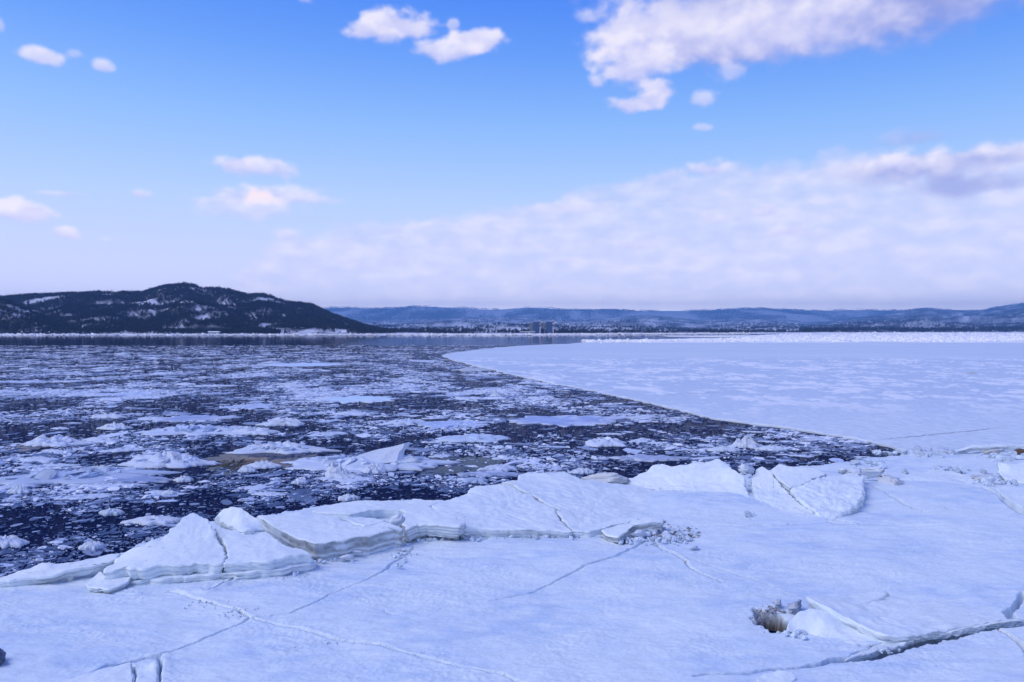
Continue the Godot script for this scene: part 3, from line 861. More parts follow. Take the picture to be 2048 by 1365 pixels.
	slab("ice_slab", "low cracked plate beyond the dark diagonal crack", "ice slab",
		[[1995, 975, 0.32], [2020, 972, 0.34], [2060, 978, 0.34], [2110, 995, 0.32], [2110, 1035, 0.26], [2050, 1018, 0.27], [2020, 1000, 0.28], [2000, 986, 0.3]], 0.1, {"dirt": 0.3})
	slab("ice_slab", "thin spear of ice roofing the black hole in the debris", "ice slab",
		[[1143, 1062, 0.37], [1178, 1064, 0.36], [1196, 1058, 0.38], [1240, 1050, 0.42], [1281, 1040, 0.46], [1268, 1036, 0.46], [1230, 1040, 0.42], [1180, 1050, 0.38]], 0.10, {"dirt": 0.55, "under": -0.02})
	slab("ice_slab", "tilted plate with brown underside propped on the debris pile", "ice slab",
		[[1201, 1061, 0.40], [1212, 1069, 0.38], [1238, 1074, 0.38], [1250, 1064, 0.41], [1264, 1052, 0.45], [1300, 1046, 0.48], [1326, 1045, 0.48], [1328, 1038, 0.50], [1316, 1035, 0.52], [1290, 1036, 0.52], [1272, 1042, 0.49], [1225, 1054, 0.43]], 0.11, {"dirt": 0.9, "under": 0.04})
	slab("ice_slab", "detached triangular plate lying in front of the peaked slab", "ice slab",
		[[199, 1141, 0.42], [212, 1150, 0.39], [240, 1153, 0.37], [262, 1155, 0.36], [257, 1162, 0.35], [236, 1172, 0.33], [221, 1178, 0.32], [208, 1179, 0.31], [174, 1174, 0.30], [170, 1168, 0.31], [186, 1154, 0.36]], 0.07, {"dirt": 0.5, "jag": 0.02})
	slab("ice_slab", "long low slab with a shadowed side pointing off the shore", "ice slab",
		[[-40, 1168, 0.30], [20, 1163, 0.34], [58, 1157, 0.36], [98, 1152, 0.38], [165, 1135, 0.44], [219, 1125, 0.47], [233, 1118, 0.49], [240, 1107, 0.52], [200, 1112, 0.5], [164, 1122, 0.48], [113, 1129, 0.46], [98, 1125, 0.50], [82, 1125, 0.50], [48, 1139, 0.44], [0, 1156, 0.36]], 0.12, {"dirt": 0.65, "under": 0.1, "centre": [110, 1140, 0.42]})
	slab("ice_slab", "raised plate behind the muddy hole with a dark edge beneath", "ice slab",
		[[1612, 1199, 0.52], [1640, 1212, 0.50], [1672, 1226, 0.47], [1694, 1236, 0.45], [1716, 1248, 0.42], [1742, 1259, 0.40], [1770, 1270, 0.39], [1800, 1273, 0.37], [1840, 1269, 0.35], [1900, 1258, 0.32], [1985, 1245, 0.24], [2005, 1235, 0.2], [1960, 1220, 0.22], [1890, 1206, 0.26], [1800, 1196, 0.33], [1740, 1198, 0.38], [1690, 1196, 0.44], [1640, 1193, 0.51], [1618, 1192, 0.54]], 0.13, {"dirt": 0.55, "bump": 0.03, "jag": 0.02, "centre": [1760, 1230, 0.40]})
	slab("ice_slab", "narrow ledge of ice overhanging the long open crack", "ice slab",
		[[1690, 1318, 0.255], [1716, 1309, 0.27], [1764, 1299, 0.28], [1812, 1286, 0.29], [1844, 1276, 0.29], [1906, 1264, 0.285], [1986, 1249, 0.27], [2046, 1243, 0.26], [2040, 1236, 0.25], [1975, 1240, 0.26], [1900, 1252, 0.27], [1840, 1262, 0.28], [1790, 1274, 0.27], [1750, 1290, 0.26]], 0.05, {"dirt": 0.7, "jag": 0.03, "under": 0.06, "centre": [1830, 1272, 0.29], "step": 0.03})
	slab("ice_slab", "smooth shell of ice lying over the small curved crack", "ice slab",
		[[1660, 1204, 0.44], [1704, 1208, 0.42], [1735, 1205, 0.41], [1760, 1199, 0.4], [1776, 1187, 0.41], [1766, 1183, 0.42], [1720, 1186, 0.42], [1690, 1193, 0.43]], 0.05, {"dirt": 0.15, "jag": 0.01})
	slab("ice_slab", "white humped slab leaning between the muddy hole and the long crack", "ice slab",
		[[1571, 1264, 0.26], [1575, 1250, 0.32], [1580, 1236, 0.39], [1594, 1226, 0.44], [1618, 1216, 0.48], [1642, 1219, 0.47], [1672, 1232, 0.41], [1704, 1242, 0.37], [1740, 1258, 0.33], [1766, 1273, 0.31], [1750, 1284, 0.28], [1716, 1297, 0.24], [1670, 1290, 0.2], [1621, 1281, 0.18], [1590, 1272, 0.2]], 0.16, {"dirt": 0.2, "bump": 0.04, "jag": 0.018, "centre": [1660, 1258, 0.36], "round": 0.04})
	slab("ice_slab", "small cracked plate poking up at the bottom edge near the long crack", "ice slab",
		[[1512, 1358, 0.28], [1532, 1346, 0.31], [1556, 1340, 0.33], [1585, 1344, 0.32], [1592, 1356, 0.29], [1570, 1376, 0.25], [1520, 1376, 0.24]], 0.08, {"dirt": 0.15, "jag": 0.012})
	slab("ice_slab", "thin snow plate by the pair of short vertical cracks", "ice slab",
		[[110, 1372, 0.24], [160, 1352, 0.27], [214, 1336, 0.29], [262, 1327, 0.30], [264, 1350, 0.26], [266, 1380, 0.24], [180, 1390, 0.22]], 0.06, {"dirt": 0.2, "jag": 0.012})
	slab("ice_slab", "curling lip of snow over a shadowed slot near the sheet's edge", "ice slab",
		[[1908, 906, 0.32], [1920, 898, 0.40], [1940, 895, 0.46], [1962, 894, 0.48], [2000, 893, 0.48], [2060, 893, 0.48], [2120, 894, 0.46], [2120, 886, 0.50], [2040, 887, 0.52], [1975, 889, 0.52], [1945, 890, 0.50], [1924, 896, 0.44]], 0.10, {"dirt": 0.35, "under": 0.25, "jag": 0.02})
	# blocks and boulders of ice
	block("ice_boulder", "rounded boulder of ice wedged beside the striped slab", "ice block", 792, 1045, 0.56, Vector3(0.34, 0.38, 0.34), 3, 0.4, 0.2)
	block("ice_boulder", "craggy boulder with a dirty side standing alone on the shore ice", "ice block", 1775, 972, 0.34, Vector3(0.82, 0.48, 0.6), 9, 0.3, 0.25, 11, 0.4, Color(0.63, 0.68, 0.74))
	block("ice_boulder", "overhanging white block above the lone craggy boulder", "ice block", 1748, 944, 0.62, Vector3(0.72, 0.32, 0.5), 12, -0.4, -0.2, 11, 0.35)
	block("ice_boulder", "knobbly block at the top corner of the fan slab", "ice block", 1712, 947, 0.68, Vector3(0.50, 0.26, 0.4), 14, 0.9, 0.2, 10, 0.4)
	block("ice_boulder", "small block perched on the rim of the fan slab", "ice block", 1690, 944, 0.68, Vector3(0.34, 0.2, 0.3), 15, 0.2, 0.1, 8, 0.4)
	block("ice_boulder", "cream-coloured block resting at the water behind the smooth slabs", "ice block", 1212, 956, 0.48, Vector3(1.28, 0.36, 0.7), 21, 0.1, 0.05, 8, 0.2, Color(0.70, 0.73, 0.77))
	block("ice_boulder", "notch-shaped lump sitting on top of the vertical split", "ice block", 1492, 941, 0.80, Vector3(0.52, 0.28, 0.4), 24, 0.5, 0.3, 10, 0.45)
	block("ice_boulder", "square white block set in the debris below the tilted plate", "ice block", 1276, 1068, 0.34, Vector3(0.36, 0.14, 0.26), 28, 0.2, 0.0, 8, 0.15)
	block("ice_boulder", "dark weathered block half out of view at the picture's edge", "ice block", -12, 1322, 0.30, Vector3(0.30, 0.30, 0.3), 31, 0.2, 0.0, 10, 0.4, Color(0.16, 0.19, 0.26))
	block("ice_boulder", "grubby lump standing above the end of the muddy hole", "ice block", 1592, 1216, 0.32, Vector3(0.26, 0.26, 0.22), 33, 0.5, 0.1, 6, 0.5, Color(0.50, 0.56, 0.69))
	block("ice_boulder", "rounded brownish lump on the far lip of the muddy hole", "ice block", 1556, 1207, 0.32, Vector3(0.20, 0.12, 0.16), 34, 0.5, 0.1, 8, 0.3, Color(0.55, 0.63, 0.75))
	block("ice_boulder", "pale bulge of ice beside the cracked upright plate", "ice block", 1975, 962, 0.26, Vector3(0.9, 0.42, 0.7), 36, 0.2, 0.1, 9, 0.3, Color(0.61, 0.67, 0.74))
	block("ice_boulder", "fallen sliver leaning on the striped face", "ice block", 712, 1104, 0.32, Vector3(0.30, 0.07, 0.1), 41, -0.5, 0.0, 7, 0.12)
	block("ice_boulder", "flat chip lying at the foot of the striped face", "ice block", 694, 1115, 0.29, Vector3(0.26, 0.09, 0.16), 42, 0.1, 0.0, 7, 0.12)
	block("ice_boulder", "whitish mound of ice at the corner under the snow lip", "ice block", 1990, 909, 0.24, Vector3(1.1, 0.30, 0.7), 44, 0.2, 0.0, 9, 0.4, Color(0.58, 0.60, 0.63))
	block("ice_boulder", "low white hummock where the lead of brash ends", "ice block", 1822, 908, 0.22, Vector3(1.5, 0.30, 0.9), 45, 0.2, 0.0, 9, 0.4)
	block("ice_boulder", "flat white hummock between the lead's end and the snow lip", "ice block", 1884, 906, 0.22, Vector3(1.6, 0.26, 0.8), 46, 1.2, 0.0, 9, 0.4)
	var log_st := new_st()
	var rng := RandomNumberGenerator.new(); rng.seed = 4
	add_lump(log_st, Vector3.ZERO, Vector3(0.28, 0.11, 0.13), rng, 3, 0.25, 16, 12, Basis(Vector3.UP, 0.3), Color.WHITE, false)
	var lg := put("driftwood_log", done(log_st), M.log)
	lg.position = spot(2042, 905, 0.36)
	tag(lg, "brown stump of driftwood in the ice under the snow lip", "driftwood")
	# crumbled ice round the breaks: too many to count
	rubble("broken_ice_rubble", 7, [[1290, 1079, 60, 10, 0.05, 60], [1352, 1072, 42, 14, 0.055, 90], [1256, 1080, 18, 7, 0.05, 16], [1090, 1074, 90, 3, 0.05, 26], [960, 1078, 60, 3, 0.05, 22], [860, 1080, 50, 3, 0.05, 20],
		[1502, 985, 8, 40, 0.06, 26], [1728, 968, 12, 30, 0.07, 26], [1740, 930, 30, 8, 0.10, 14], [1985, 962, 40, 10, 0.09, 50], [1900, 940, 40, 5, 0.08, 30], [2010, 912, 50, 8, 0.10, 40], [1830, 908, 60, 5, 0.12, 36],
		[470, 1226, 40, 12, 0.014, 60], [420, 1206, 40, 8, 0.014, 40], [800, 1108, 20, 22, 0.025, 40], [560, 1152, 60, 6, 0.03, 24], [1760, 1300, 60, 12, 0.025, 30], [1595, 1268, 30, 8, 0.03, 16], [700, 1284, 90, 10, 0.012, 50], [660, 1118, 60, 8, 0.03, 20], [300, 1090, 16, 8, 0.03, 12], [330, 1100, 10, 8, 0.03, 10],
		[770, 1050, 14, 10, 0.05, 10], [1150, 1068, 50, 5, 0.04, 20], [350, 1150, 90, 6, 0.03, 14]], Color(0.62, 0.72, 0.84))
	rubble("muddy_ice_rubble", 9, [[1536, 1222, 24, 9, 0.014, 60], [1520, 1238, 14, 14, 0.010, 60], [1345, 1068, 34, 12, 0.035, 60], [1310, 1052, 22, 6, 0.035, 20], [1185, 1064, 18, 5, 0.03, 18]], Color(0.30, 0.31, 0.36))
	# dead grass stems frozen into the hole
	var gs := new_st()
	gs.set_smooth_group(-1)
	rng.seed = 61
	for k in 36:
		var p := spot(1538 + rng.randfn() * 14.0, 1240 + rng.randfn() * 11.0, SHORE - 0.12)
		var up := Vector3(rng.randf_range(-0.8, 0.6), rng.randf_range(0.3, 1.0), rng.randf_range(-0.5, 0.6)).normalized() * rng.randf_range(0.03, 0.09)
		var side := up.cross(Vector3(rng.randfn(), rng.randfn(), rng.randfn())).normalized() * 0.0035
		for q in [p - side, p + up, p + side]: gs.add_vertex(q)
		var s2 := side.cross(up).normalized() * 0.0035
		for q in [p - s2, p + up, p + s2]: gs.add_vertex(q)
	put("dead_grass", done(gs), M.straw).set_meta("kind", "stuff")

func rubble(called: String, seed_: int, places: Array, tint: Color) -> void:
	var rng := RandomNumberGenerator.new()
	rng.seed = seed_
	var st := new_st()
	for p in places:
		for k in p[5]:
			var s: float = p[4] * minf(exp(rng.randfn() * 0.45), 1.9)
			var at := spot(p[0] + rng.randfn() * p[2] * 0.6, p[1] + rng.randfn() * p[3] * 0.6, SHORE + s * 0.25)
			var g := rng.randf_range(0.75, 1.1)
			add_lump(st, at, Vector3(s, s * rng.randf_range(0.4, 0.9), s * rng.randf_range(0.6, 1.0)), rng, 7, 0.25, 8, 5, Basis.from_euler(Vector3(rng.randf_range(-0.5, 0.5), rng.randf() * TAU, rng.randf_range(-0.5, 0.5))), Color(tint.r * g, tint.g * g, tint.b * g))
	var o := put(called, done(st), M.floe)
	o.set_meta("kind", "stuff")

const CALM := [[520.0, 918.0, 95.0, 26.0], [470.0, 930.0, 50.0, 12.0], [905.0, 930.0, 130.0, 20.0], [70.0, 892.0, 40.0, 16.0]]

func calm_share(px: float, py: float) -> float:
	var most := 0.0
	for c in CALM: most = maxf(most, 1.25 - Vector2((px - c[0]) / c[2], (py - c[1]) / c[3]).length())
	return clampf(most * 2.0, 0.0, 1.0)

func calm_water() -> void:                                         # still patches where no ripples run
	var nz: FastNoiseLite = N.lump
	for c in CALM:
		var p := spot(c[0], c[1])
		var rx: float = c[2] * -p.z / FOCAL
		var rz: float = (spot(c[0], c[1] + c[3]).z - spot(c[0], c[1] - c[3]).z) * 0.5
		var pos := PackedVector3Array()
		for t in [0.001, 0.5, 1.0]:
			for j in 72:
				var q := TAU * j / 72
				var o := 1.0 + 0.5 * nz.get_noise_2d(cos(q) * 1.4 + c[0], sin(q) * 1.4) + 0.3 * nz.get_noise_2d(cos(q) * 5.0 + c[0], sin(q) * 5.0)
				pos.append(Vector3(cos(q) * rx * o * t, 0.0, sin(q) * rz * o * t))
		var m := struct("river_still_water", flip_if_down(grid_mesh(pos, PackedColorArray(), 72, 3, true)), M.still)
		m.position = p + Vector3(0, 0.004, 0)

# ---------------------------------------------------------------- drifting ice
func in_sheet(px: float, py: float) -> bool:
	if py < 690.0: return true
	if py > 911.0: return false
	return px > line_at(SHEET_SIDE, py) - 3.0

const SHEET_SIDE := [[690.0, 1120.0], [692.0, 1050.0], [696.0, 1000.0], [700.0, 960.0], [706.0, 912.0], [711.0, 889.0], [716.0, 893.0], [722.0, 908.0], [735.0, 952.0], [741.0, 985.0], [752.0, 1030.0], [770.0, 1112.0], [785.0, 1195.0], [800.0, 1262.0], [825.0, 1370.0], [840.0, 1430.0], [862.0, 1592.0], [880.0, 1702.0], [895.0, 1772.0], [905.0, 1806.0], [925.0, 1830.0]]

func chip_mesh(rng: RandomNumberGenerator, height: float) -> ArrayMesh:
	var st := new_st()
	add_lump(st, Vector3(0, height * 0.2, 0), Vector3(0.5, height, 0.42), rng, 7, 0.3, 7, 4, Basis(), Color.WHITE, true)
	return done(st)

func flake_mesh(rng: RandomNumberGenerator) -> ArrayMesh:        # a thin ragged plate
	var st := new_st()
	var n := 7
	var ring := []
	for j in n:
		var a := TAU * j / n
		var r := rng.randf_range(0.3, 0.6)
		ring.append(Vector3(cos(a) * r, 0.05 + rng.randf_range(-0.02, 0.02), sin(a) * r * 0.8))
	st.set_smooth_group(-1)
	st.set_color(Color.WHITE)
	for j in n:
		var a: Vector3 = ring[j]
		var b: Vector3 = ring[(j + 1) % n]
		var lo := Vector3(0, 0.13, 0)
		for q in [Vector3(0, 0.06, 0), a, b, a, a * 1.05 - lo, b * 1.05 - lo, a, b * 1.05 - lo, b]: st.add_vertex(q)
	return done(st)

func brash() -> void:
	var rng := RandomNumberGenerator.new()
	rng.seed = 2024
	var nz: FastNoiseLite = N.lump
	var kinds := []
	for k in 3: kinds.append(chip_mesh(rng, [0.16, 0.26, 0.4][k]))
	for k in 2: kinds.append(flake_mesh(rng))
	var bufs := []
	for k in 5: bufs.append(PackedFloat32Array())
	# nearer water is looser, the far side is packed
	var tries := 0
	var want := 900000
	while tries < want:
		tries += 1
		var py: float
		if rng.randf() < 0.45: py = lerpf(690.5, 800.0, pow(rng.randf(), 0.8))
		else: py = lerpf(780.0, 1180.0, pow(rng.randf(), 1.25))
		var px := rng.randf_range(-420.0, 1900.0)
		if in_sheet(px, py): continue
		if py > line_at(EDGE, px) + 2.0: continue
		if py < line_at([[-400.0, 692.0], [0.0, 691.5], [400.0, 690.5], [640.0, 689.0], [900.0, 689.5], [1000.0, 691.0]], px): continue
		var p := spot(px, py)
		var d := -p.z
		var patch := nz.get_noise_2d(p.x * 0.11, d * 0.075) + 0.6 * nz.get_noise_2d(p.x * 0.45 + 30.0, d * 0.3)
		var share := clampf(0.20 + 0.8 * patch + 0.16 * smoothstep(45.0, 150.0, d), 0.05, 0.8)
		share *= 1.0 - 0.85 * calm_share(px, py)
		if rng.randf() > share: continue
		var s := (0.005 + 0.0021 * d) * exp(rng.randfn() * 0.8)
		var k: int
		var white := rng.randf()
		var thin_ice := 1.0 - smoothstep(17.0, 40.0, d)
		var thick := rng.randf() < 0.22 + 0.7 * patch - 0.14 * thin_ice
		if thick: k = rng.randi() % 3
		else: k = 3 + rng.randi() % 2
		var c: Color
		if k >= 3: c = Color(0.03, 0.06, 0.15).lerp(Color(0.50, 0.60, 0.80), pow(white, 1.7 + 2.2 * thin_ice))
		else: c = Color(0.46, 0.54, 0.70).lerp(Color(0.76, 0.81, 0.89), white)
		var a := rng.randf() * TAU
		var sx := s * rng.randf_range(0.8, 1.9)
		var sz := s * rng.randf_range(0.6, 1.1)
		var sy := minf(s, 0.3) * rng.randf_range(0.3, 0.9) if k < 3 else 0.22
		var b := Basis(Vector3.UP, a) * Basis.from_scale(Vector3(sx, sy, sz))
		var buf: PackedFloat32Array = bufs[k]
		buf.append_array(PackedFloat32Array([b.x.x, b.y.x, b.z.x, p.x, b.x.y, b.y.y, b.z.y, 0.0, b.x.z, b.y.z, b.z.z, p.z, c.r, c.g, c.b, 1.0]))
		bufs[k] = buf
	for k in 5:
		scatter("brash_ice", kinds[k], bufs[k], M.chip)

func scatter(called: String, mesh: Mesh, buf: PackedFloat32Array, mat: Material) -> void:
	var mm := MultiMesh.new()
	mm.transform_format = MultiMesh.TRANSFORM_3D
	mm.use_colors = true
	mm.mesh = mesh
	mm.instance_count = buf.size() / 16
	mm.buffer = buf
	var o := MultiMeshInstance3D.new()
	o.name = numbered(called)
	o.multimesh = mm
	o.material_override = mat
	add_child(o)
	o.set_meta("kind", "stuff")

func row_of(b: Basis, p: Vector3, c: Color) -> PackedFloat32Array:
	return PackedFloat32Array([b.x.x, b.y.x, b.z.x, p.x, b.x.y, b.y.y, b.z.y, p.y, b.x.z, b.y.z, b.z.z, p.z, c.r, c.g, c.b, 1.0])

func notable(label: String, px: float, py: float, wide: float, tall: float, aspect: float, chunks: int, seed_: int, tint := Color(0.67, 0.76, 0.90), peak := Vector2.ZERO) -> MeshInstance3D:
	var rng := RandomNumberGenerator.new()
	rng.seed = seed_
	var p := spot(px, py)
	var m := -p.z / FOCAL
	var o := put("ice_floe", heap(rng, wide * 0.5 * m, aspect, tall * m * 0.95, chunks, 56, tint, 14, peak), M.floe)
	o.position = p
	tag(o, label, "ice floe")
	landmarks.append([short_name(label), p])
	return o

var landmarks := []

func short_name(label: String) -> String:                          # the words before the first relative clause
	var out := label
	for w in [" with ", " far ", " near", " among ", " just ", " in ", " beside ", " riding ", " behind ", " off ", " below ", " under ", " against ", " of all", " cut ", " on ", " between ", " trailing ", " floating ", " drifting ", " carrying ", " touching ", " alone ", " close ", " midway ", " halfway ", " lying ", " around ", " nudging ", " stranded ", ","]:
		var k := out.find(w)
		if k > 7: out = out.substr(0, k)
	return out

func pan(label: String, px: float, py: float, wide: float, tall: float, seed_: int, tint: Color, group := "") -> void:
	var nz: FastNoiseLite = N.lump
	var p := spot(px, py)
	var a := spot(px, py - tall * 0.5)
	var b := spot(px, py + tall * 0.5)
	var rx := wide * 0.5 * -p.z / FOCAL
	var rz := (b.z - a.z) * 0.5
	var pos := PackedVector3Array()
	var col := PackedColorArray()
	for t in [0.001, 0.12, 0.24, 0.36, 0.48, 0.6, 0.7, 0.8, 0.88, 0.95, 1.0, 1.02]:
		for j in 96:
			var q := TAU * j / 96
			var o := 1.0 + 0.5 * nz.get_noise_2d(cos(q) * 1.2 + seed_ * 7.0, sin(q) * 1.2) + 0.3 * nz.get_noise_2d(cos(q) * 4.0 + seed_ * 3.0, sin(q) * 4.0) + 0.12 * nz.get_noise_2d(cos(q) * 12.0, sin(q) * 12.0 + seed_)
			var x: float = cos(q) * rx * o * t
			var z: float = sin(q) * rz * o * t
			pos.append(Vector3(x, -0.1 if t > 1.01 else 0.04 + 0.035 * nz.get_noise_2d(x * 1.3 + seed_, z * 1.3) + 0.03 * maxf(0.0, t - 0.85), z))
			var g := 1.0 + 0.2 * nz.get_noise_2d(x * 0.8 + seed_ * 5.0, z * 0.8)
			var rime := smoothstep(0.0, 0.45, nz.get_noise_2d(x * 0.5 + seed_ * 9.0, z * 0.22) + 0.6 * nz.get_noise_2d(x * 2.1, z * 1.1 + seed_) + 0.5 * maxf(0.0, t - 0.8) / 0.2)
			var cc := Color(tint.r * g, tint.g * g, tint.b * g).lerp(Color(0.66, 0.72, 0.84), rime * 0.75)
			col.append(cc)
	var o := put("ice_pan", flip_if_down(grid_mesh(pos, col, 96, 12, true)), M.floe)
	o.position = p
	tag(o, label, "ice pan", group)
	landmarks.append([short_name(label), p])

func floes() -> void:
	# the floe that carries an upright slab
	var rng := RandomNumberGenerator.new()
	rng.seed = 5
	var p := spot(732, 931)
	var m := -p.z / FOCAL
	var root := thing("ice_floe", "long white floe carrying a pointed upright slab like a sail", "ice floe", p)
	put("base", heap(rng, 150 * m, 0.55, 15 * m, 26, 72, Color(0.65, 0.74, 0.88), 16, Vector2(0.2, 0.1)), M.floe, root)
	sail(root, p)
	var st := new_st()
	rng.seed = 8
	add_lump(st, spot(828, 930) - p + Vector3(0, 0.06, 0), Vector3(0.62, 0.26, 0.5), rng, 8, 0.22, 26, 16, Basis(Vector3.UP, 0.2), Color(0.63, 0.72, 0.85), false)
	add_lump(st, spot(790, 930) - p + Vector3(0, 0.06, 0), Vector3(0.36, 0.36, 0.4), rng, 8, 0.22, 22, 14, Basis(Vector3.UP, 0.9), Color(0.63, 0.72, 0.85), false)
	put("snow_hump", done(st), M.floe, root)
	notable("jagged white lump with a steep peak just in front of the sail-topped floe", 684, 955, 62, 34, 0.8, 14, 11, Color(0.70, 0.78, 0.90), Vector2(-0.4, 0))
	notable("small ragged floe beside the steep lump near the sail-topped floe", 747, 945, 44, 18, 0.8, 8, 12)
	var long := notable("longest floe of all, low and tapering to a point over the dark water", 150, 957, 330, 8, 0.40, 30, 13, Color(0.52, 0.62, 0.79))
	long.rotation.y = 0.35
	notable("pale shelf of ice riding on the long tapering floe", 195, 944, 80, 12, 0.6, 6, 14, Color(0.54, 0.62, 0.72))
	notable("broad domed heap of white ice behind the long tapering floe", 335, 930, 170, 32, 0.5, 34, 15, Color(0.65, 0.74, 0.90), Vector2(-0.1, 0))
	notable("wide crusty mound with a spike sticking up", 115, 889, 116, 22, 0.6, 24, 16, Color(0.65, 0.74, 0.90), Vector2(-0.2, 0))
	notable("bright heaped floe with a rounded hump far among the brash", 566, 850, 92, 18, 0.6, 14, 17)
	notable("long crumbled floe in front of the bright heaped floe", 400, 864, 210, 12, 0.5, 30, 18, Color(0.61, 0.71, 0.88))
	notable("broken white floe with small shards standing on it", 505, 867, 90, 16, 0.6, 18, 19)
	notable("row of rubble floating above the pinkish calm water", 560, 902, 170, 20, 0.45, 36, 20, Color(0.65, 0.74, 0.88))
	notable("flat floe touching the row of rubble and the calm water", 650, 925, 130, 10, 0.5, 14, 21, Color(0.61, 0.71, 0.88))
	notable("round crusty floe with a raised rim near the shore slabs", 1210, 889, 88, 14, 0.9, 26, 22)
	notable("peaked heap floating nearest the end of the lead", 1492, 894, 56, 26, 0.8, 14, 23, Color(0.70, 0.78, 0.90))
	notable("ragged low floe beside the peaked heap", 1450, 902, 60, 9, 0.6, 12, 24)
	notable("smaller ragged floe trailing the peaked heap", 1545, 900, 54, 9, 0.6, 10, 25)
	notable("upright chunk of ice alone in the far brash", 992, 793, 22, 16, 0.8, 6, 26)
	notable("long pale floe in the middle of the brash field", 940, 880, 130, 9, 0.6, 16, 27, Color(0.58, 0.70, 0.88))
	notable("flat-topped floe drifting just off the square-knobbed slab", 1166, 946, 44, 8, 0.6, 3, 28)
	notable("snowy low floe close off the broad smooth slab", 1000, 940, 70, 9, 0.6, 10, 29, Color(0.61, 0.71, 0.88))
	notable("thin grey floe under the snowy low floe", 950, 964, 50, 5, 0.7, 5, 30, Color(0.46, 0.57, 0.77))
	notable("white nub drifting against the flat slab behind the stripes", 698, 1000, 38, 9, 0.7, 6, 31)
	notable("crusty double floe drifting close to the sharp peak", 310, 1046, 100, 12, 0.45, 16, 32)
	notable("compact white floe off the long low slab", 184, 1098, 44, 15, 0.7, 9, 33)
	notable("bulky floe cut by the picture's edge in the dark water", 12, 1090, 70, 18, 0.7, 12, 34)
	notable("small grey floe in the darkest water", 222, 1029, 44, 9, 0.7, 7, 35, Color(0.58, 0.69, 0.83))
	notable("rounded floe below the tip of the long tapering floe", 36, 986, 42, 15, 0.7, 9, 36)
	notable("oval floe in clear dark water below the broad domed heap", 367, 963, 34, 10, 0.7, 6, 37)
	notable("narrow floe in dark water between the domed heap and the flat slab", 338, 990, 26, 6, 0.7, 4, 38)
	notable("bright rounded floe just below the calm pink water", 600, 968, 28, 8, 0.7, 5, 39)
	notable("lumpy floe on the rim of the calm pink water", 494, 944, 34, 14, 0.7, 8, 40)
	notable("knobbly floe midway along the calm pink water", 525, 935, 60, 14, 0.6, 14, 41)
	notable("small heap beside the crusty mound with the spike", 228, 858, 60, 14, 0.6, 12, 42)
	notable("elongated heap behind the crusty mound with the spike", 215, 836, 60, 9, 0.5, 12, 43)
	notable("dark-sided slab of floating ice nudging the tip of the fixed sheet", 948, 741, 72, 6, 0.9, 5, 44, Color(0.54, 0.61, 0.69))
	notable("small dirty heap stranded on the fixed ice sheet", 1944, 750, 22, 6, 0.8, 6, 45, Color(0.52, 0.55, 0.60))
	# flat thin pans
	pan("pale blue pan of smooth ice, widest of the far brash", 600, 730, 152, 6, 1, Color(0.58, 0.73, 0.92))
	pan("pale turquoise pan with a lumpy far rim", 705, 800, 152, 12, 2, Color(0.61, 0.78, 0.92))
	pan("grey mirror-smooth pan behind the bright heaped floe", 390, 838, 152, 11, 3, Color(0.36, 0.44, 0.66))
	pan("blue-grey pan beside the pale turquoise pan", 500, 814, 88, 10, 4, Color(0.49, 0.59, 0.79))
	pan("thin lilac pan near the far margin of the brash", 40, 764, 88, 4, 5, Color(0.48, 0.57, 0.81))
	pan("long flat pan with a dark near edge", 230, 790, 160, 6, 6, Color(0.52, 0.63, 0.85))
	pan("frosty grey pan lying in front of the round crusty floe", 1130, 842, 208, 18, 7, Color(0.36, 0.46, 0.72))
	pan("frosty pan between the long pale floe and the grey frosty pan", 900, 850, 128, 13, 8, Color(0.44, 0.56, 0.81))
	pan("crumbly pale pan halfway along the lead", 965, 877, 88, 13, 9, Color(0.57, 0.69, 0.88))
	pan("dull slush pan close to the broad smooth slab", 985, 950, 120, 10, 10, Color(0.34, 0.42, 0.62))
	pan("slush pan around the small rubble off the tilted crest", 1300, 918, 128, 10, 11, Color(0.38, 0.45, 0.62))
	pan("broad slush pan under the long tapering floe", 250, 962, 176, 11, 12, Color(0.30, 0.38, 0.58))
	# unremarkable small floes, one of a few shapes each
	var protos := []
	for k in 6:
		rng.seed = 300 + k
		var o := put("small_floe", heap(rng, 1.0, [0.8, 0.5, 0.65, 0.45, 0.9, 0.6][k], [0.22, 0.14, 0.30, 0.10, 0.22, 0.16][k], [10, 12, 8, 14, 9, 16][k], 30, Color(0.65, 0.74, 0.89), 8), M.floe)
		tag(o, "small white floe drifting among the brash ice", "ice floe", "small white floes among the brash")
		protos.append(o)
	rng.seed = 99
	var nz: FastNoiseLite = N.lump
	var made := []
	var n := 0
	while n < 100:
		var py := lerpf(705.0, 1000.0, pow(rng.randf(), 1.2))
		var px := rng.randf_range(-120.0, 1700.0)
		if in_sheet(px + 30, py) or py > line_at(EDGE, px) - 12.0: continue
		var q := spot(px, py)
		if nz.get_noise_2d(q.x * 0.11, -q.z * 0.075) < 0.0 and rng.randf() < 0.75: continue
		var w := 0.14 + 0.0065 * -q.z
		w *= exp(rng.randfn() * 0.45)
		var h := clampf(w, 0.2, 0.75) * rng.randf_range(0.7, 1.3)
		if n < 6:
			var o: Node3D = protos[n]
			o.position = q
			o.rotation.y = rng.randf_range(-0.5, 0.5)
			o.scale = Vector3(w * 1.3, h, w)
		else:
			protos.append(dup(protos[n % 6], q, rng.randf_range(-0.6, 0.6) + (PI if rng.randf() < 0.5 else 0.0), Vector3(w * 1.3, h, w)))
		n += 1
	for o in protos:                                               # each is named by the landmark floe it drifts nearest to
		var best := 1e9
		var mark := ""
		for l in landmarks:
			var gap: float = (l[1] as Vector3).distance_to(o.position)
			if gap < best:
				best = gap; mark = l[0]
		made.append([best, mark, o])
	made.sort_custom(func(a, b): return a[0] < b[0])
	var rank := {}
